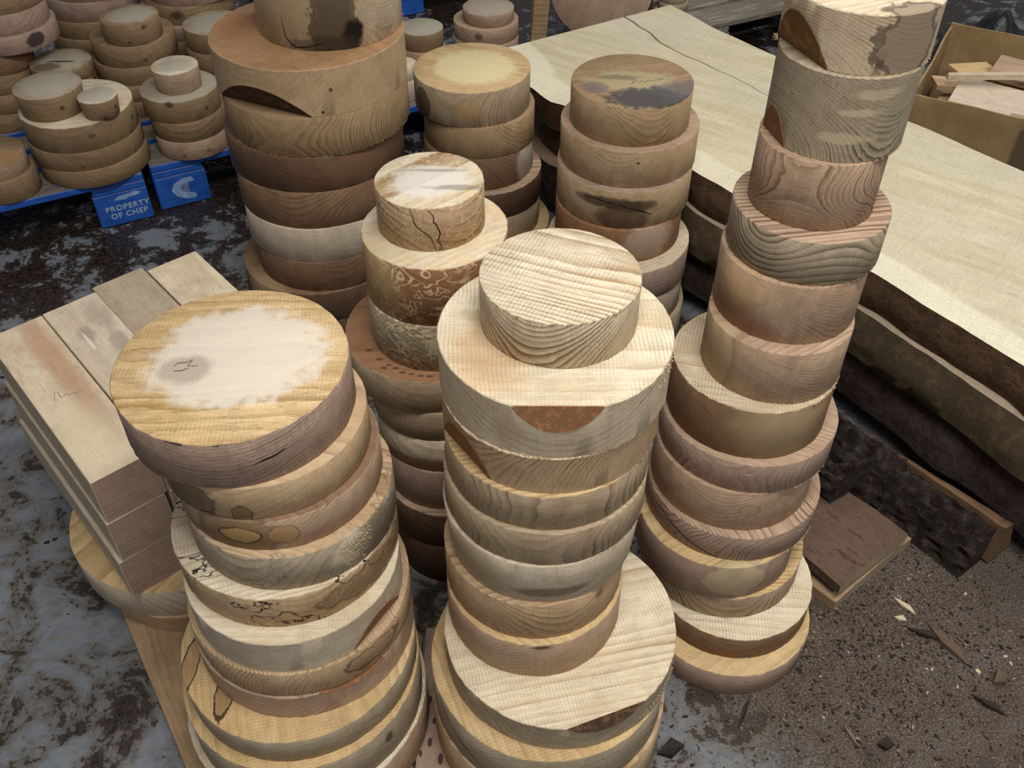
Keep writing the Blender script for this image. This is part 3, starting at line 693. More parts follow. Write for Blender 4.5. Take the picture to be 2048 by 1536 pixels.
for lay in range(3):
    for k in range(4):
        z0 = D_top + lay * 0.1005
        shift = [0.0, -.006, .004][lay] if k == 0 else 0
        pal, lab, sh, lip, L, sp = top_specs[k]
        org = BN + BW * (k * BWID + (0.0 if lay == 2 else [-.012, -.004][lay] if k == 0 else 0)) + Vector((0, 0, z0))
        if lay == 2:
            if k in (2, 3): org = org + BA * 0.04
            # mirrored y: blank extends along +x (length) and -y (width) in its own frame
            m = sqm(k, pal, spots=[(Vector(c) , r, col, a, w, s, ol) for c, r, col, a, w, s, ol in sp], top=None, contrast=.25, saw=.2)
            lb = lab
        else:
            m = sqm(10 + lay * 4 + k, 'white')
            lb = ['mauve ended square blank lowest at the near side of the pile', 'square blank in the middle layer at the near side of pile'][lay] if k == 0 else 'square blank buried in the %s layer of the pile, %s from the near side' % (['bottom', 'middle'][lay], ['', 'second', 'third', 'fourth'][k])
        bm = bmesh.new()
        T = 0.1003 + (lip if lay == 2 else 0) - (.0003 if lay < 2 else 0)
        LL = L if lay == 2 else 0.47
        if lay < 2 and k >= 2: org = org + BA * 0.04; LL = .42
        box_bm(bm, (0, -BWID + .0012, 0), (LL, -0.0008, T), jitter=0.001, rng=rng)
        bevel_all(bm, 0.0014)
        bm.normal_update()
        for f in bm.faces:
            if abs(f.normal.x) > .9: f.material_index = 1
        o = link('square_blank', from_bm(bm, 'square_blank'), [m, M_ENDS], loc=org, rot=(0, 0, rotb))
        tag(o, lb, 'wood blank', GB)
        if lay == 2 and k == 0:
            path = [(.225, -.033), (.246, -.040), (.243, -.046), (.228, -.044), (.226, -.050), (.232, -.055), (.222, -.058), (.226, -.066), (.219, -.070), (.222, -.079)]
            P = [Vector((a, b, T + .0004)) for a, b in path]
            link('pencil_mark', ribbon(P, [Vector((0, 0, 1))] * len(P), .0010), M_PENCIL, parent=o)['label'] = 'pencil scribble'
        if lay == 2 and k == 1:
            P = [Vector((a, b, T + .0004)) for a, b in [(.205, -.06), (.22, -.066), (.222, -.075), (.208, -.078), (.2, -.084)]]
            link('pencil_mark', ribbon(P, [Vector((0, 0, 1))] * len(P), .0010), M_PENCIL, parent=o)['label'] = 'pencil scribble'

# ------------------------------------------------------------------ pallets
def pallet_mats():
    m, nt, b = new_mat('blue_pallet_paint')
    p = nt.new('ShaderNodeTexCoord').outputs['Object']
    n = nt.noise(nt.vmath('MULTIPLY', p, (1, 3, 3)), 18, 5, .65)
    c = nt.mix(nt.ramp(n, .3, .6), lin('1d4fa6'), lin('2a62bd'))
    up = nt.ramp(nt.sep(nt.new('ShaderNodeNewGeometry').outputs['True Normal'])[2], .6, .9)
    dust = nt.mix(nt.ramp(n, .4, .6), lin('6d675c'), lin('857a6a'))
    c = nt.mix(nt.math('MULTIPLY', up, nt.ramp(n, .3, .5, .55, 1.0)), c, dust)
    c = nt.mix(nt.ramp(n, .68, .72), c, lin('5a5348'))
    nt.put(b.inputs['Base Color'], c); b.inputs['Roughness'].default_value = .6
    return m
M_BLUE = pallet_mats()
M_STENCIL = simple('white_stencil_paint', ('c9d2de', '8fa3c4', 'd9dfe6'), 90, .7, bump=0)
M_LOGO = simple('pale_blue_logo_paint', ('9db8dc', '7ea0d2', 'b4c8e4'), 60, .7, bump=0)
M_GREYWOOD = simple('weathered_pallet_wood', ('8a8073', '6f665b', 'a0978a'), 25, .85, stretch=(.3, 2, 2))
def pallet(corner, u, W, D, label, mat, text_block=None, logo_block=None):
    rot = math.atan2(u[1], u[0])
    e = empty('pallet', (corner[0], corner[1], 0), (0, 0, rot))
    tag(e, label, 'pallet', 'pallets along the back')
    def part(name, lo, hi, parent=e):
        bm = bmesh.new(); box_bm(bm, lo, hi); bevel_all(bm, .003)
        return link(name, from_bm(bm, name), mat, parent=parent)
    nb = 7
    bw = [0.145, .1, .1, .145, .1, .1, .145]
    gap = (D - sum(bw)) / (nb - 1); y = 0
    for w in bw:
        part('deck_board', (0, y, .128), (W, y + w, .150)); y += w + gap
    for x0 in (0, W / 2 - .07, W - .15):
        part('stringer_board', (x0, 0, .106), (x0 + .15, D, .1275))
    for iy, y0 in enumerate((0, D / 2 - .05, D - .1)):
        for ix, x0 in enumerate((0, W / 2 - .07, W - .155)):
            blk = part('block', (x0, y0, .001), (x0 + .155, y0 + .1, .1055))
            if iy == 0 and text_block == ix:
                for line, zz, sz in (('PROPERTY', .056, .024), ('OF CHEP', .031, .024)):
                    cu = bpy.data.curves.new('lettering', 'FONT'); cu.body = line; cu.size = sz; cu.extrude = .0003; cu.space_character = 1.15
                    cu.align_x = 'CENTER'; cu.offset = .0006
                    tmp = bpy.data.objects.new('tmp', cu); COL.objects.link(tmp)
                    bpy.context.view_layer.update()
                    me = bpy.data.meshes.new_from_object(tmp.evaluated_get(bpy.context.evaluated_depsgraph_get()))
                    bpy.data.objects.remove(tmp)
                    link('lettering', me, M_STENCIL, parent=blk, loc=(x0 + .088, y0 - .0006, zz - .006), rot=(math.pi / 2, 0, 0))
                bm = bmesh.new()
                pts = [(-.035, 0), (-.02, .012), (.005, .013), (.03, .017), (.045, .012), (.04, .004), (.012, .002), (.0, -.003)]
                bm.faces.new([bm.verts.new((a, 0, b)) for a, b in pts])
                link('faded_emblem', from_bm(bm, 'faded_emblem'), M_LOGO, parent=blk, loc=(x0 + .09, y0 - .0009, .084))
            if iy == 0 and logo_block == ix:
                bm = bmesh.new()
                outer = [(-.042, 0), (-.03, .022), (-.002, .034), (.024, .034), (.032, .018), (.012, .018), (-.008, .012), (-.016, 0), (-.008, -.012), (.010, -.017), (.022, -.02), (.030, -.030), (.022, -.040), (-.006, -.036), (-.03, -.022)]
                vs = [bm.verts.new((a, 0, b)) for a, b in outer]; bm.faces.new(vs)
                bmesh.ops.triangulate(bm, faces=bm.faces[:])
                link('emblem', from_bm(bm, 'emblem'), M_LOGO, parent=blk, loc=(x0 + .085, y0 - .0009, .058))
    return e
UP = Vector((.889, .458)).normalized(); VP = Vector((-UP.y, UP.x))
pc = Vector((-1.09, 2.48)) - UP * 1.2
pallet(pc, UP, 1.2, 1.0, 'blue pallet with stencilled block at far left', M_BLUE, text_block=2)
pallet(Vector((-1.077, 2.512)), UP, 1.12, 1.0, 'blue pallet with white emblem block behind dark stack', M_BLUE, logo_block=0)
pallet(Vector((-0.885, 3.80)), UP, 0.98, .8, 'dim blue pallet at the top edge beyond other pallets', M_BLUE)
pallet(Vector((.70, 3.535)), UP, 1.2, 1.0, 'grey worn pallet beyond the big slab', M_GREYWOOD)

# ------------------------------------------------------------------ blanks on the pallets
GP = 'blanks stored on the blue pallets'
WAX = 'aaa595'
def wax(a=.75, r=.8, R=.1):
    return ('top', (.05, 0), (R * r, R * r), WAX, a * .85, .5, .2, 0)
def bad(az, h, s=.008, col='3a2c20'):
    return ('side', (az, h), (s * 1.1, s * .8), col, .8, .8, .45, 0)
def P(*a, **k):
    k.setdefault('rings', 70); k.setdefault('contrast', .35); k.setdefault('tint', .5); k.setdefault('warp', .02)
    return A(*a, **k)
PB = .151
m1, s1 = stack([
 ((36, 264, 258, 308), 'broad cream disc with dark knot on rim', P('dimmed', top='cream', ang=10, spots=[bad(5, .55, .010), ('side', (18, .4), (.05, .02), '8d7550', .5, .6, .4, 0), bad(60, .5, .008)]), {}),
 ((52, 280, 310, 344), 'broad plain tan disc', P('dimmed', ang=30, spots=[bad(-12, .2, .007, '6a543a')]), {}),
 ((72, 293, 346, 378), 'broad tan disc', P('dimmed', ang=60), {}),
], PB, 'stack over stencilled pallet block', GP)
zt = s1[0][2] + s1[0][4]
stack([((23, 162, 200, 248), 'drum-shaped blank with waxed top and chipped side', P('dimmed', top='grey', ang=20, spots=[wax(.8, .8, .09), bad(12, .5, .007)]), dict(taper=.93))], zt, 'big discs at pallet corner', GP)
stack([((153, 234, 208, 245), 'little cup-sized blank with white end', P('dimmed', top='cream', ang=20, spots=[wax(.85, .8, .06), bad(50, .5, .006), bad(5, .1, .005)]), dict(taper=.88))], zt, 'same discs beside the drum blank', GP)
m2, s2 = stack([
 ((278, 434, 206, 248), 'dirty disc with grey waxed rim', P('dimmed', top='grey', ang=30, spots=[wax(.6, 1.1, .1), bad(-20, .9, .010), bad(35, .4, .006)]), {}),
 ((297, 447, 250, 286), 'tan disc with pink veining', P('dimmed', ang=20, contrast=.6), {}),
 ((308, 453, 288, 322), 'tan disc with worm marks', P('pink', ang=50, spots=[bad(-20, .3, .007, '7a5f45'), bad(20, .4, .007, '7a5f45')]), {}),
], PB, 'stack over emblem block', GP)
stack([((301, 396, 150, 192), 'small drum blank with white end', P('pink', top='cream', ang=20, spots=[wax(.8, .85, .055)]), dict(taper=.97))], s2[0][2] + s2[0][4], 'dirty disc over emblem block', GP)
stack([
 ((-75, 46, 328, 366), 'disc with dark wet top', P('pink', top='dimmed', ang=20, spots=[('side', (30, .9), (.04, .02), 'a07548', .6, .6, .3, 0)]), {}),
 ((-60, 69, 370, 411), 'larger dull tan disc', P('dimmed', ang=20), {}),
], PB, 'stack at left frame edge', GP)
stack([
 ((197, 316, 52, 94), 'disc with white waxed top and dark pits', P('dimmed', top='dimmed', ang=20, spots=[wax(.85, .75, .09), bad(22, .8, .008), bad(-12, .2, .005)]), {}),
 ((178, 347, 96, 137), 'wider shadowed disc with dents', P('dimmed', ang=20, spots=[bad(8, .3, .006)]), {}),
 ((184, 353, 139, 173), 'dull olive disc', P('dimmed', ang=20), {}),
 ((190, 352, 175, 206), 'dim tan disc', P('dimmed', ang=20), {}),
 ((192, 352, 208, 238), 'shadowed disc', P('dimmed', ang=20), {}),
], PB, 'white-topped stack behind', GP)
stack([
 ((58, 182, 147, 173), 'disc with white wax and black split top', P('dimmed', top='dimmed', ang=20, spots=[wax(.8, .8, .1), ('top', (.05, .1), (.04, .006), '2a211a', .9, .5, .3, 0), ('top', (-.5, .3), (.04, .03), '5c4632', .8, .5, .3, 0)]), {}),
 ((68, 184, 175, 206), 'dim disc', P('dimmed', ang=20), {}),
 ((70, 185, 208, 238), 'dull tan disc', P('dimmed', ang=20), {}),
 ((70, 187, 240, 268), 'shadowed tan disc', P('dimmed', ang=20), {}),
], PB, 'stack behind drum blank', GP)
stack([
 ((-95, 79, 4, 34), 'dark disc', P('dimmed', ang=20), {}),
 ((-92, 88, 36, 76), 'dim mauve disc', P('mauve', ang=20), {}),
 ((-80, 110, 80, 114), 'disc with purple black scar', P('mauve', ang=20, spots=[('side', (25, .6), (.03, .02), '2a2228', .9, .3, .2, 0)]), {}),
 ((-82, 58, 117, 155), 'narrower rusty disc', P('brown', ang=20), {}),
 ((-80, 66, 157, 194), 'dull brown disc', P('dimmed', ang=20), {}),
 ((-76, 74, 196, 232), 'shadowed brown disc', P('dimmed', ang=20), {}),
 ((-72, 76, 234, 268), 'lowest brown disc', P('dimmed', ang=20), {}),
], PB, 'far left dark stack', GP)
stack([
 ((78, 272, -45, 6), 'broad dim disc', P('mauve', ang=20), {}),
 ((84, 272, 8, 46), 'broad mauve tan disc', P('mauve', ang=20), {}),
 ((96, 266, 48, 80), 'dim tan disc', P('dimmed', ang=20), {}),
 ((102, 262, 82, 112), 'shadowed tan disc', P('dimmed', ang=20), {}),
 ((106, 258, 114, 142), 'hidden-edged tan disc', P('dimmed', ang=20), {}),
 ((108, 256, 144, 172), 'lowest dim disc', P('dimmed', ang=20), {}),
], PB, 'rear stack at upper left', GP)
stack([
 ((282, 468, -32, 14), 'dark broad disc', P('mauve', ang=20), {}),
 ((286, 462, 16, 52), 'dim disc with dark hollow', P('dimmed', ang=20, spots=[bad(-20, .6, .02, '2a2018')]), {}),
 ((301, 452, 54, 84), 'shadowed mauve disc', P('mauve', ang=20), {}),
 ((306, 448, 86, 115), 'shadowed brown disc', P('dimmed', ang=20), {}),
 ((300, 446, 117, 145), 'dark tan disc', P('dimmed', ang=20), {}),
 ((302, 444, 147, 174), 'lowest dark disc', P('dimmed', ang=20), {}),
], PB, 'rear stack left of dark back-left tower', GP)
stack([
 ((364, 492, 70, 110), 'tan disc with pale waxed top', P('dimmed', top='grey', ang=20, spots=[wax(.7, .8, .1)]), {}),
 ((372, 494, 112, 150), 'olive tan disc', P('dimmed', ang=20), {}),
 ((378, 496, 153, 188), 'dim olive disc', P('dimmed', ang=20), {}),
 ((380, 498, 190, 224), 'low dim disc', P('mauve', ang=20), {}),
], PB, 'stack half behind dark back-left tower', GP)
stack([
 ((772, 833, 139, 166), 'small yellowish disc', P('cream', ang=20), {}),
 ((770, 837, 168, 206), 'small chalk white disc', P('white', ang=20, contrast=.15), {}),
], PB, 'pallet edge right of dark back-left tower', GP)
stack([
 ((798, 886, 71, 106), 'disc with cloudy grey top', P('dimmed', top='grey', ang=20, spots=[wax(.7, .85, .1)]), {}),
 ((801, 890, 108, 138), 'dim pinkish disc', P('pink', ang=20), {}),
 ((803, 892, 140, 168), 'dim disc', P('dimmed', ang=20), {}),
], PB, 'stack right of dark back-left tower', GP)
stack([
 ((925, 1028, 33, 57), 'disc with white waxed oval top', P('pink', top='pink', ang=20, spots=[wax(.85, .7, .12)]), {}),
 ((907, 1037, 62, 93), 'wider disc with dark knot and warped edge', P('pink', ang=20, spots=[bad(-14, .6, .014, '5a3a26')]), {}),
 ((906, 1037, 95, 124), 'pinkish disc', P('pink', ang=20), {}),
 ((906, 1036, 126, 154), 'dull pink disc', P('pink', ang=20), {}),
 ((906, 1036, 156, 184), 'lowest pink disc', P('mauve', ang=20), {}),
], 0.0, 'stack behind buttery-topped disc', GP)
stack([
 ((1320, 1376, -6, 10), 'pale grey disc', P('grey', ang=20), {}),
 ((1318, 1377, 11, 25), 'lower pale grey disc', P('grey', ang=20), {}),
], PB, 'stack beyond slab corner', GP)

# ------------------------------------------------------------------ big live-edge slabs
def slab_mat(name, pal, ang, sap):
    m, nt, b = new_mat(name)
    p = nt.new('ShaderNodeTexCoord').outputs['Object']
    rot = nt.new('ShaderNodeVectorRotate', rotation_type='Z_AXIS'); nt.put(rot.inputs['Vector'], p); rot.inputs['Angle'].default_value = -ang
    v = rot.outputs[0]
    at_ = nt.new('ShaderNodeAttribute'); at_.attribute_name = 'across'
    acr = at_.outputs['Fac']
    cols = [lin(h) for h in pal]
    n = nt.noise(nt.vmath('MULTIPLY', v, (.12, 1, 1)), 30, 5, .6)
    n2 = nt.noise(nt.vmath('MULTIPLY', v, (.2, 1, 1)), 6, 3, .5)
    f = nt.noise(nt.vmath('MULTIPLY', v, (.05, 1, 1)), 300, 3, .6)
    g = nt.noise(v, 160, 2, .6)
    c = nt.mix(nt.ramp(n, .35, .65), cols[0], cols[1])
    c = nt.mix(nt.ramp(n2, .45, .7, 0, .7), c, cols[2])
    sx = nt.math('SUBTRACT', nt.noise(nt.vmath('MULTIPLY', v, (1, .06, 1)), 260, 3, .6), .5)
    edge = nt.math('ADD', acr, nt.math('MULTIPLY', nt.math('SUBTRACT', n2, .5), .10))
    c = nt.mix(nt.math('MULTIPLY', nt.ramp(edge, .14, .11), .8), c, lin(sap))
    val = nt.math('ADD', 1.0, nt.math('ADD', nt.math('MULTIPLY', nt.math('SUBTRACT', f, .5), .35), nt.math('ADD', nt.math('MULTIPLY', nt.math('SUBTRACT', g, .5), .5), nt.math('ADD', nt.math('MULTIPLY', sx, .35), nt.math('MULTIPLY', nt.math('SUBTRACT', nt.noise(v, 7, 6, .7), .5), .35)))))
    c = nt.mix(1.0, c, nt.comb(val, val, val), 'MULTIPLY')
    c = nt.mix(nt.math('MULTIPLY', nt.ramp(g, .66, .72), .55), c, lin('9a8660'))
    kn = nt.noise(nt.vmath('MULTIPLY', v, (.4, 1, 1)), 45, 3, .6)
    c = nt.mix(nt.math('MULTIPLY', nt.ramp(kn, .64, .74), .45), c, lin('a8926a'))
    nt.put(b.inputs['Base Color'], c); b.inputs['Roughness'].default_value = .8
    bm_ = nt.new('ShaderNodeBump'); bm_.inputs['Strength'].default_value = .4; bm_.inputs['Distance'].default_value = .002
    nt.put(bm_.inputs['Height'], f); nt.put(b.inputs['Normal'], bm_.outputs[0])
    return m
SL_Z = .388
def resample(pts, n):
    L = [0]
    for a, b in zip(pts, pts[1:]): L.append(L[-1] + (b - a).length)
    out = []
    for i in range(n):
        s = L[-1] * i / (n - 1); k = 0
        while k < len(L) - 2 and L[k + 1] < s: k += 1
        out.append(pts[k].lerp(pts[k + 1], (s - L[k]) / max(1e-6, L[k + 1] - L[k])))
    return out
front_px = [(1012, 96), (1040, 128), (1060, 172), (1098, 203), (1142, 216), (1250, 270), (1383, 338), (1468, 388), (1620, 471), (1743, 541), (1800, 577), (1900, 641), (2048, 735), (2330, 930)]
back_px = [(1340, 10), (1440, 60), (1555, 114), (1700, 186), (1809, 240), (1930, 292), (2048, 342), (2400, 500)]
def slab(name, z_top, thick, off_top, off_bot, seed, mats, label, crack=False, torn=False, shrink=0.0):
    N = 72
    fr = resample([at(x, y, SL_Z) for x, y in front_px], N)
    bk = resample([at(x, y, SL_Z) for x, y in back_px], N)
    on = Vector((-.813, -.582, 0))
    bm = bmesh.new(); lay = []; tv = []
    acr = []
    zb = z_top - thick
    for i in range(N):
        s = i / (N - 1)
        nz = lambda k, sc=5.0, a=.01: mnoise.noise((s * sc * 2 + seed * 9.1, k * 3.3, seed)) * a
        near = max(0.0, min(1.0, (s - .30) / .15))                 # the lower planks stand back where the stacks are close
        pull = (1 - near) * (.055 if off_top > .01 else .0)
        f0 = fr[i] + on * (off_top - pull + (nz(1, 5, .012) + nz(5, 25, .004)) * (.35 + .65 * near))
        b0 = bk[i] - on * (nz(2, 5, .012) - shrink)
        if torn and s < .2: f0 = f0 + on * (mnoise.noise((s * 160, 3.3, 1)) * .012 * (1 - s / .2))
        ft = Vector((f0.x, f0.y, z_top)); fb = f0 + on * ((off_bot + nz(3, 8, .014)) * near - .012 * (1 - near)); fb.z = zb
        fm = (ft + fb) / 2 + on * ((.012 + nz(4, 16, .016)) * (.15 + .85 * near)); fm.z = (z_top + zb) / 2 + nz(7, 10, .01)
        fm2 = ft * .75 + fb * .25 + on * ((.004 + nz(6, 30, .008)) * near); fm3 = ft * .25 + fb * .75 + on * ((.006 + nz(8, 30, .010)) * near)
        bt = Vector((b0.x, b0.y, z_top)); bb = b0 - on * (.012 + nz(9, 9, .012)); bb.z = zb
        row = [(fb, 0), (fm3, 0), (fm, 0), (fm2, 0), (ft, 0)]
        ts = [.06, .12, .3, .5, .68]
        if crack:
            cw = max(0.0, 1 - s / .42) ** .7 * .0042 + .0003
            tc_ = .705 + .01 * mnoise.noise((s * 30, 7, 2)) - .02 * s
            wid = (bt - ft).length
            cr = [(tc_ - cw / wid, 0), (tc_, -min(.06, cw * 11)), (tc_ + cw / wid, 0)]
            for t_ in ts: row.append((ft.lerp(bt, t_), t_))
            for t_, dz in cr: row.append((ft.lerp(bt, t_) + Vector((0, 0, dz)), t_))
        else:
            for t_ in ts + [.7, .71, .72]: row.append((ft.lerp(bt, t_), t_))
        for t_ in (.85, .94): row.append((ft.lerp(bt, t_), t_))
        row += [(bt, 1.0), ((bt + bb) / 2, 1.0), (bb, 1.0)]
        lay.append([bm.verts.new(p) for p, _ in row]); acr.append([t for _, t in row])
    bm.verts.index_update()
    nc = len(lay[0])
    for i in range(N - 1):
        for j in range(nc - 1):
            fc = bm.faces.new((lay[i][j], lay[i + 1][j], lay[i + 1][j + 1], lay[i][j + 1]))
            fc.material_index = 1 if (j < 4 or j >= nc - 3) else 0
        bm.faces.new((lay[i][nc - 1], lay[i + 1][nc - 1], lay[i + 1][0], lay[i][0])).material_index = 1
    bm.faces.new([v for v in lay[0]]); bm.faces.new(list(reversed(lay[-1])))
    bmesh.ops.recalc_face_normals(bm, faces=bm.faces[:])
    c = Vector((sum(v.co.x for v in bm.verts) / len(bm.verts), sum(v.co.y for v in bm.verts) / len(bm.verts), zb))
    for v in bm.verts: v.co -= c
    flat = [t for r in acr for t in r]
    bm.verts.index_update()
    # split the bark edges off as parts
    bark_b = bm.copy()
    for b_, keep in ((bm, 0), (bark_b, 1)):
        bmesh.ops.delete(b_, geom=[f for f in b_.faces if f.material_index != keep], context='FACES_ONLY')
    idx_map = [v.index for v in bm.verts]
    bmesh.ops.delete(bark_b, geom=[v for v in bark_b.verts if not v.link_faces], context='VERTS')
    me = from_bm(bm, name, 40)
    at_ = me.attributes.new('across', 'FLOAT', 'POINT')
    for i, d in enumerate(at_.data): d.value = flat[i] if i < len(flat) else 0
    o = link(name, me, mats[0], loc=c)
    tag(o, label, 'slab', 'sawn slabs piled at right')
    for f in bark_b.faces: f.material_index = 0
    link('bark_edge', from_bm(bark_b, 'bark_edge', 80), mats[1], parent=o)['label'] = 'fibrous brown live edge'
    return o
sang = math.atan2(-.583, .813) 
M_LIVE = simple('live_edge', ('4e3826', '3a2a1e', '6b5238', '2e2119'), 22, .9, stretch=(1, 1, 1.6), bump=.9, dist=.008)
M_LIVE2 = simple('live_edge_olive', ('544732', '45392a', '5f5139'), 30, .85, bump=.6, dist=.005)
M_LIVE3 = simple('live_edge_bark', ('3c2f2a', '241c19', '54443d', '2b2320'), 26, .95, bump=1.0, dist=.012)
slab('timber_plank', SL_Z, .088, 0, .004, 1, (slab_mat('slab_face', ('cfc4a6', 'c2b593', 'c9c0aa'), sang, 'e0d8be'), M_LIVE), 'long straw coloured live-edge slab on top of the pile', crack=True, torn=True)
slab('timber_plank', SL_Z - .0885, .105, .020, .015, 2, (slab_mat('slab_face_second', ('a7947a', '97846a', 'a08d74'), sang, 'ad9b84'), M_LIVE2), 'olive edged slab second in the pile', shrink=.03)
slab('timber_plank', SL_Z - .194, .13, -.002, .026, 3, (slab_mat('slab_face_third', ('8d7660', '7d6852', '8d7660'), sang, '8d7660'), M_LIVE3), 'dark bark-covered slab third in the pile', shrink=.05)
for k, (fx, fy) in enumerate(((.62, 2.30), (1.02, 1.72))):
    d = Vector((.813, .582, 0))
    bm = bmesh.new(); box_bm(bm, (-.05, -.05, 0), (.42, .05, .0635)); bevel_all(bm, .003)
    tag(link('bearer', from_bm(bm, 'bearer'), M_LIVE2, loc=(fx, fy, 0), rot=(0, 0, math.atan2(.582, .813))), ['squared timber bearer under the far end of slab pile', 'squared timber bearer under the near part of slab pile'][k], 'timber', 'bearers under the slabs')

# ------------------------------------------------------------------ bark offcuts on the floor at the right
def bark_offcut(p0, p1, width, height, seed, label, wood_side=True, z0=0.0, lean=0.0):
    N, K = 110, 34
    p0, p1 = Vector(p0), Vector(p1)
    d = (p1 - p0); L = d.length; d.normalize(); s_ = Vector((-d.y, d.x, 0))
    bm = bmesh.new(); rows = []
    for i in range(N):
        t = i / (N - 1); row = []
        for j in range(K):
            a = math.pi * j / (K - 1)
            x, z = -math.cos(a) * width / 2, math.sin(a) * height
            q = Vector((t * L * 9, a * 1.4, seed))
            q2 = Vector((t * L * 22, a * 5.5, seed + 3)); q3 = Vector((t * L * 60, a * 11, seed))
            n1 = mnoise.noise(q) * .026 - abs(mnoise.noise(q2)) * .040 + mnoise.noise(q3) * .010
            k = 1 + n1 / max(height, .05) if 0 < j < K - 1 else 1
            row.append(bm.verts.new(p0 - p0 + d * (t * L) + s_ * (x * k) + Vector((0, 0, max(0.001, z * k + lean * x)))))
        rows.append(row)
    for i in range(N - 1):
        for j in range(K - 1): bm.faces.new((rows[i][j], rows[i + 1][j], rows[i + 1][j + 1], rows[i][j + 1]))
        bm.faces.new((rows[i][K - 1], rows[i + 1][K - 1], rows[i + 1][0], rows[i][0]))
    bm.faces.new(list(reversed(rows[0]))); bm.faces.new(rows[-1])
    bmesh.ops.recalc_face_normals(bm, faces=bm.faces[:])
    o = link('bark_offcut', from_bm(bm, 'bark_offcut', 70), M_BARK_DARK, loc=(p0.x, p0.y, z0))
    tag(o, label, 'bark', 'bark offcuts beside the slabs')
    return o, d, s_, L
o, d, s_, L = bark_offcut((.955, 1.185, 0), (.575, 1.71, 0), .13, .11, 3.3, 'thick dark bark offcut with orange wood strip by slab pile')
bm = bmesh.new()
rows = []
for i in range(24):
    t = i / 23
    w = .052 * (1 - t) ** 1.1 + .004 + mnoise.noise((t * 9, 5, 5)) * .006
    c = d * (t * L * .66 - .014) - s_ * (.012 + .012 * t)
    q = mnoise.noise((t * 12, 2, 2)) * .005
    zt = .122 - .03 * t + mnoise.noise((t * 10, 9, 1)) * .005
    rows.append([bm.verts.new(c + s_ * (.004 + q) + Vector((0, 0, zt))), bm.verts.new(c - s_ * (w * .5) + Vector((0, 0, zt - .008))),
                 bm.verts.new(c - s_ * (w + .022) + Vector((0, 0, .008))), bm.verts.new(c + s_ * .0 + Vector((0, 0, .008)))])
for a, b in zip(rows, rows[1:]):
    for j in range(4): bm.faces.new((a[j], b[j], b[(j + 1) % 4], a[(j + 1) % 4]))
bm.faces.new(rows[0]); bm.faces.new(list(reversed(rows[-1])))
bmesh.ops.recalc_face_normals(bm, faces=bm.faces[:])
link('wood_face', from_bm(bm, 'wood_face', 50), wood('orange_offcut', 'brown', ang=-54, rings=90, contrast=.4, tint=.7), parent=o)['label'] = 'orange brown sawn strip'
bark_offcut((.70, 1.303, 0), (.465, 1.633, 0), .11, .085, 8.1, 'lumpy black bark offcut lying nearest the tall right stack', z0=.09)
def offcut_board(cor, L, W, zs, rotz, label, mats, seed):
    z0, z1 = zs
    e = bmesh.new(); N = 26; rows = []
    for i in range(N):
        t = i / (N - 1); x = t * L
        w0 = mnoise.noise((t * 5, seed, 0)) * .008; w1 = mnoise.noise((t * 5, seed, 5)) * .014
        rw = []
        for j in range(9):
            u = j / 8; y = -(W + w1) * u + w0 * (1 - u)
            hump = .012 * math.sin(math.pi * u) + (mnoise.noise((x * 30, y * 60, seed)) * .006 if .3 < u < .75 else mnoise.noise((x * 20, y * 20, seed)) * .002)
            rw.append((e.verts.new((x, y, z1 + hump)), e.verts.new((x, y, z0))))
        rows.append(rw)
    for a, b in zip(rows, rows[1:]):
        for j in range(8):
            e.faces.new((a[j][0], b[j][0], b[j + 1][0], a[j + 1][0])); e.faces.new((a[j][1], a[j + 1][1], b[j + 1][1], b[j][1]))
        e.faces.new((a[0][0], a[0][1], b[0][1], b[0][0])); e.faces.new((a[8][0], b[8][0], b[8][1], a[8][1]))
    for rw, fl_ in ((rows[0], 0), (rows[-1], 1)):
        for j in range(8):
            f = e.faces.new((rw[j][0], rw[j + 1][0], rw[j + 1][1], rw[j][1])); f.material_index = 1
    bmesh.ops.recalc_face_normals(e, faces=e.faces[:])
    o = link('offcut_board', from_bm(e, 'offcut_board', 40), mats, loc=cor, rot=(0, 0, rotz))
    tag(o, label, 'offcut', 'live-edge offcut boards on the floor')
    return o
ra = math.atan2(.80, -.60)
M_PALE_END = wood('pale_end', 'grey', ang=0, rings=150, contrast=.5)
offcut_board((.632, 1.072, 0.0), .52, .25, (0.001, .026), ra + .03, 'lower pale-ended offcut board on the sawdust', [wood('offcut_low', 'dirty', ang=0, rings=60, contrast=.4), M_PALE_END], 1.0)
offcut_board((.632, 1.078, 0.047), .50, .21, (0.0, .024), ra, 'red brown offcut board with bark strip by right stack', [simple('offcut_top', ('62503f', '4b382c', '705b4a', '3a2a20'), 24, .85, stretch=(.6, 2, 1), bump=.7, dist=.006), M_PALE_END], 2.0)

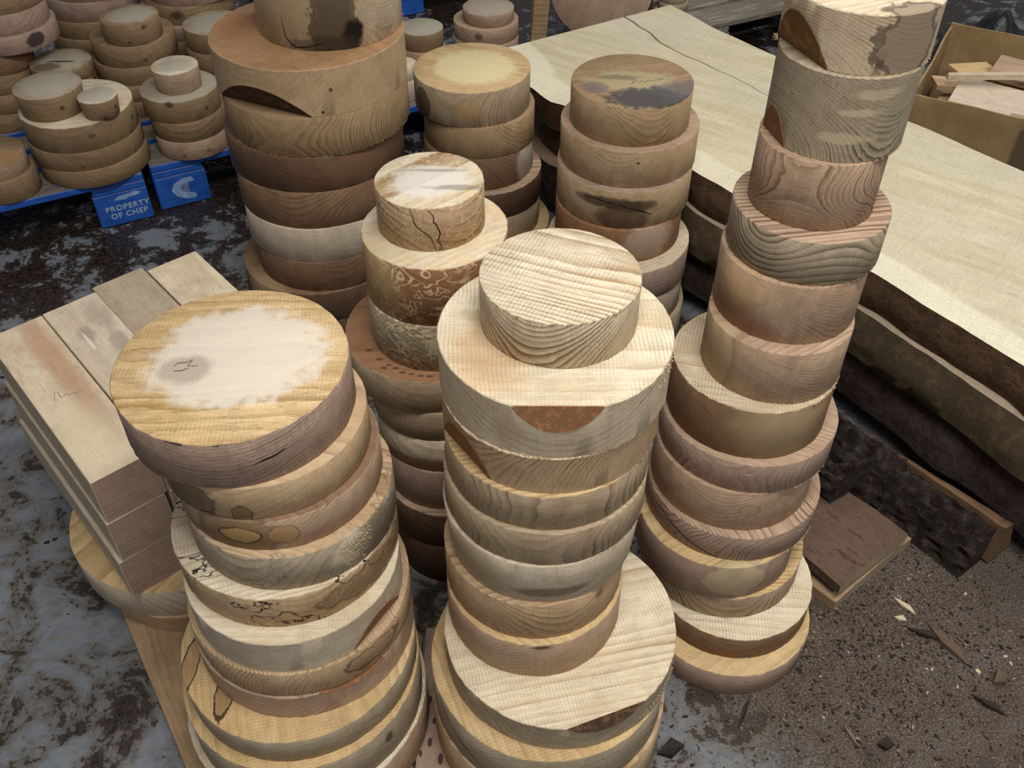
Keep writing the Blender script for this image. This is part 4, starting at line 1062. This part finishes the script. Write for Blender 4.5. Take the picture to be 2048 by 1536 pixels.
# ------------------------------------------------------------------ cardboard box of offcuts
def box_of_offcuts():
    m, nt, b = new_mat('cardboard')
    p = nt.new('ShaderNodeTexCoord').outputs['Object']
    n = nt.noise(p, 14, 4, .6); f = nt.noise(nt.vmath('MULTIPLY', p, (1, 1, .15)), 200, 2, .5)
    c = nt.mix(nt.ramp(n, .3, .7), lin('a38a62'), lin('8d7550'))
    c = nt.mix(nt.ramp(f, .4, .7, 0, .25), c, lin('8a7048'))
    nt.put(b.inputs['Base Color'], c); b.inputs['Roughness'].default_value = .85
    tape = simple('brown_tape', ('5e5040', '6b5b49'), 12, .35, bump=0)
    ink = simple('black_ink', ('191a1c', '222326'), 40, .6, bump=0)
    C0 = Vector((1.085, 2.425, 0)); rot = math.atan2(-.49, .87)
    e = empty('cardboard_box', C0, (0, 0, rot))
    tag(e, 'open cardboard box of wood offcuts behind the slab', 'box')
    W, D, Hh, th = .62, .53, .425, .006
    def panel(lo, hi, sag=0.0, seed=0):
        bm = bmesh.new(); box_bm(bm, lo, hi)
        bmesh.ops.subdivide_edges(bm, edges=[ed for ed in bm.edges if ed.calc_length() > .2], cuts=14, use_grid_fill=True)
        for v in bm.verts:
            if v.co.z > .05:
                k = (v.co.z / Hh)
                v.co.z += sag * mnoise.noise((v.co.x * 6, v.co.y * 6, seed)) * k
                w = mnoise.noise((v.co.x * 5, v.co.y * 5, v.co.z * 5 + seed)) * .008 * k
                if hi[0] - lo[0] > hi[1] - lo[1]: v.co.y += w
                else: v.co.x += w
        return link('panel', from_bm(bm, 'panel', 40), m, parent=e)
    fp = panel((0, 0, .012), (W, th, Hh), .012, 1)
    bp_ = panel((0, D - th, .012), (W, D, Hh + .01), .010, 2)
    panel((0, th, .012), (th, D - th, Hh), .012, 3); panel((W - th, th, .012), (W, D - th, Hh), .01, 4)
    bm = bmesh.new(); box_bm(bm, (0, 0, 0), (W, D, .012)); link('bottom', from_bm(bm, 'bottom'), m, parent=e)
    bm = bmesh.new(); box_bm(bm, (.29, -.012, .03), (.345, -.009, .40))
    link('packing_tape', from_bm(bm, 'packing_tape'), tape, parent=fp)
    for k, (cx, cz, r) in enumerate(((.30, .385, .021), (.375, .378, .021), (.44, .372, .024))):
        bm = bmesh.new(); a = []; n_ = 28
        for i in range(n_):
            t = 2 * math.pi * i / n_
            a.append((bm.verts.new((cx + math.cos(t) * r, D - th - .0095, cz + math.sin(t) * r)), bm.verts.new((cx + math.cos(t) * (r - .009), D - th - .0095, cz + math.sin(t) * (r - .009)))))
        for i in range(n_): bm.faces.new((a[i][0], a[(i + 1) % n_][0], a[(i + 1) % n_][1], a[i][1]))
        link('printed_letter', from_bm(bm, 'printed_letter'), ink, parent=bp_)
    return e, C0, rot
be, BC, brot = box_of_offcuts()
bmx = Matrix.Translation(BC) @ Matrix.Rotation(brot, 4, 'Z')
GO = 'offcuts in the cardboard box'
def offcut(lx, ly, lz, L, W, T, rz, rx, ry, mat, label):
    bm = bmesh.new(); rg = random.Random(int(lx * 1000))
    box_bm(bm, (-L / 2, -W / 2, -T / 2), (L / 2, W / 2, T / 2), jitter=.004, rng=rg); bevel_all(bm, .0012)
    p = bmx @ Vector((lx, ly, lz))
    o = link('offcut', from_bm(bm, 'offcut'), mat, loc=p, rot=(rx, ry, rz + brot))
    tag(o, label, 'offcut', GO)
offcut(.30, .26, .18, .50, .42, .31, 0, 0, 0, wood('fill_block', 'tan', rings=80), 'large tan offcut filling the bottom of the box')
offcut(.31, .185, .37, .44, .16, .018, -.05, .06, .02, wood('oc1', 'white', rings=60, contrast=.15, tint=.2), 'broad white offcut board lying in the cardboard box')
offcut(.40, .068, .385, .30, .06, .016, .1, .15, -.02, wood('oc2', 'mauve', rings=60, contrast=.3), 'mauve grey offcut along the front of the box')
offcut(.30, .385, .378, .28, .12, .020, -.1, .1, .02, wood('oc3', 'pink', rings=80, contrast=.4), 'pinkish offcut board with dark cut end in the box')
offcut(.115, .405, .352, .15, .08, .015, .9, .12, .1, wood('oc4', 'gold', rings=80, contrast=.4), 'short golden offcut in the left corner of box')
offcut(.07, .24, .372, .10, .05, .015, .5, .1, .05, wood('oc5', 'tan', rings=80, contrast=.4), 'small tan offcut at the left wall of box')
offcut(.25, .285, .418, .42, .022, .016, .42, .0, -.05, wood('oc6', 'ash', rings=150, contrast=.4), 'long thin pale stick lying across the box')

# ------------------------------------------------------------------ things beyond the slab at the top of the picture
def leaning_disc(loc, R, T, yaw, lean, mats, label):
    me_o = make_disc('bowl_blank', loc[0], loc[1], 0, R, T, label, 'wood blank', 'big blanks standing on edge', mats, seed=77)
    me_o.rotation_euler = Matrix.Rotation(yaw, 4, 'Z').to_3x3().to_4x4().__matmul__(Matrix.Rotation(math.pi / 2 - lean, 4, 'X')).to_euler()
    # lowest point on the ground
    bpy.context.view_layer.update()
    zmin = min((me_o.rotation_euler.to_matrix() @ v.co).z for v in me_o.data.vertices)
    me_o.location = (loc[0], loc[1], loc[2] - zmin)
    return me_o
leaning_disc((.365, 3.86, 0), .205, .075, -.22, .30, A('pink', ang=80, z0=-.2, y0=.1, rings=80, contrast=.3, tint=.3), 'big smooth peach disc standing on edge beyond slab')
leaning_disc((1.02, 4.10, .151), .17, .06, -.25, .75, A('white', ang=10, z0=-.2, rings=80, contrast=.3), 'pale round blank leaning on the grey pallet')
def stand_board(loc, w, t, h, rot, mat, label):
    bm = bmesh.new(); box_bm(bm, (-w / 2, -t / 2, 0), (w / 2, t / 2, h)); bevel_all(bm, .002)
    tag(link('upright_board', from_bm(bm, 'upright_board'), mat, loc=loc, rot=rot), label, 'board', 'boards standing at the back')
stand_board((.085, 3.47, .004), .06, .025, .75, (-.10, .12, .3), wood('grey_lath', 'dirty', ang=0, rings=60), 'narrow grey brown board leaning left of peach disc')
stand_board((1.10, 3.55, .002), .10, .03, .8, (-.05, .05, .1), wood('brown_lath', 'brown', ang=0, rings=60), 'brown upright board just behind tallest stack')
M_PLASTIC = simple('black_plastic', ('15171a', '1e2226', '0d0e10'), 8, .25, bump=.5, dist=.02, spec=.5)
def crumpled(name, loc, sx, sy, h, seed, label):
    bm = bmesh.new(); N = 34; g = []
    for i in range(N):
        r = []
        for j in range(N):
            x, y = (i / (N - 1) - .5) * sx, (j / (N - 1) - .5) * sy
            e_ = min(i, j, N - 1 - i, N - 1 - j) / (N / 2)
            z = (abs(mnoise.noise((x * 4, y * 4, seed))) * 1.3 + abs(mnoise.noise((x * 11, y * 11, seed))) * .4 + .25) * h * min(1, e_ * 2.5) + .002
            r.append(bm.verts.new((x + mnoise.noise((x * 5, y * 5, seed + 4)) * .05, y + mnoise.noise((x * 5, y * 5, seed + 8)) * .05, z)))
        g.append(r)
    for i in range(N - 1):
        for j in range(N - 1): bm.faces.new((g[i][j], g[i + 1][j], g[i + 1][j + 1], g[i][j + 1]))
    tag(link(name, from_bm(bm, name, 180), M_PLASTIC, loc=loc, rot=(0, 0, .4)), label, 'plastic sheet', 'crumpled black plastic')
crumpled('plastic_sheet', (1.78, 3.42, 0), .75, .7, .20, 1.0, 'crumpled black plastic heap behind the cardboard box')
crumpled('plastic_sheet', (.95, 3.35, 0), .34, .3, .06, 4.0, 'flat black plastic scrap beyond the slab edge')

# ------------------------------------------------------------------ litter on the floor
def litter(name, n, region, size, mats, label, seed, parent=None):
    rg = random.Random(seed); bm = bmesh.new()
    for k in range(n):
        x, y = region(rg)
        s = size * rg.choice((.4, .5, .6, .8, 1.0, 1.6)); a = rg.uniform(0, 6.28); w = s * rg.uniform(.2, .6); hgt = rg.uniform(.0004, .0014) * (s / size + .5)
        ca, sa = math.cos(a), math.sin(a)
        pts = [(-s, -w * rg.uniform(.3, 1)), (s * rg.uniform(.2, .6), -w), (s, w * rg.uniform(-.3, .6)), (-s * rg.uniform(.2, .7), w)]
        z1 = rg.uniform(.0003, .0016)
        lo = [bm.verts.new((x + px * ca - py * sa, y + px * sa + py * ca, .0003)) for px, py in pts]
        hi = [bm.verts.new((x + (px * ca - py * sa) * .9, y + (px * sa + py * ca) * .9, hgt + z1 * (i % 2))) for i, (px, py) in enumerate(pts)]
        mi = rg.choices(range(len(mats)), weights=[5, 5, 2.2, .25][:len(mats)])[0]
        f = bm.faces.new(hi); f.material_index = mi
        for i in range(4):
            f = bm.faces.new((lo[i], lo[(i + 1) % 4], hi[(i + 1) % 4], hi[i])); f.material_index = mi
    o = link(name, from_bm(bm, name), mats)
    tag(o, label, 'wood litter', kind='stuff')
    return o
LM = [simple('litter_dark', ('3d322a', '2e2520'), 200, .9, bump=0), simple('litter_brown', ('54453a', '625243'), 200, .9, bump=0), simple('litter_tan', ('6c5b49', '7d6a55'), 200, .9, bump=0), simple('litter_pale', ('b5a284', 'c4b598'), 200, .9, bump=0)]
def near_right(rg):
    while True:
        x, y = rg.gauss(.68, .2), rg.gauss(1.03, .2)
        if x > .2 and y > .5 and y < 1.6 and x < 1.6: return x, y
litter('bark_litter', 6500, near_right, .0032, LM, 'bark crumbs and wood chips strewn around tall right stack', 3)
def wide(rg):
    while True:
        x, y = rg.uniform(-1.6, .9), rg.uniform(.45, 2.9)
        if y - .515 * x > 2.95 or .813 * x + .582 * y > 1.4 or (x > -.87 and y < 1.5 and x < .3): continue
        if any((x - a) ** 2 + (y - b) ** 2 < .05 for a, b in ((.41, 1.1), (-.47, 2.05), (-.09, 2.36), (.265, 2.0), (-.13, 1.29))): continue
        return x, y
litter('bark_crumbs', 1300, wide, .0042, LM[:3], 'scattered bark crumbs over the painted floor', 4)
# larger splinters that can be told apart
def splinter(px, L, W, T, ang, mat, label):
    p = at(px[0], px[1], 0)
    bm = bmesh.new()
    top = [bm.verts.new(v) for v in ((-L / 2, 0, T * .4), (-L * .1, -W / 2, T), (L / 2, -W * .1, T * .5), (L * .15, W / 2, T * .9))]
    lo = [bm.verts.new((v.co.x * 1.02, v.co.y * 1.05, 0)) for v in top]
    bm.faces.new(top); bm.faces.new(list(reversed(lo)))
    for i in range(4): bm.faces.new((lo[i], lo[(i + 1) % 4], top[(i + 1) % 4], top[i]))
    bmesh.ops.recalc_face_normals(bm, faces=bm.faces[:])
    tag(link('wood_splinter', from_bm(bm, 'wood_splinter'), mat, loc=(p.x, p.y, 0.0006), rot=(0, 0, math.radians(ang))), label, 'splinter', 'splinters on the sawdust')
splinter((1808, 1212), .055, .012, .006, -52, LM[3], 'pale pointed splinter right of the offcut boards')
splinter((1800, 1238), .024, .014, .006, -20, LM[3], 'short pale chip below the pointed splinter')
splinter((1895, 1290), .10, .022, .010, -62, LM[1], 'long dark bark strip on the sawdust at right')
splinter((1850, 1270), .07, .016, .010, -25, LM[0], 'dark bark strip left of the long one')
splinter((1955, 1345), .014, .010, .005, 80, LM[3], 'white chip near the right edge')
splinter((1998, 1360), .035, .026, .016, 30, LM[1], 'brown bark lump at right edge')
splinter((1975, 1410), .06, .014, .009, -40, LM[0], 'dark bark sliver lower right')
splinter((1700, 1470), .045, .007, .005, -70, LM[2], 'thin tan splinter near bottom of the picture')
splinter((1488, 1425), .07, .008, .005, 62, LM[0], 'dark forked twig below the tall right stack')
splinter((1340, 1500), .05, .03, .016, 20, LM[0], 'black bark lump near the front middle stack')
splinter((1770, 1490), .03, .024, .012, 0, LM[0], 'dark curled bark bit near the bottom')
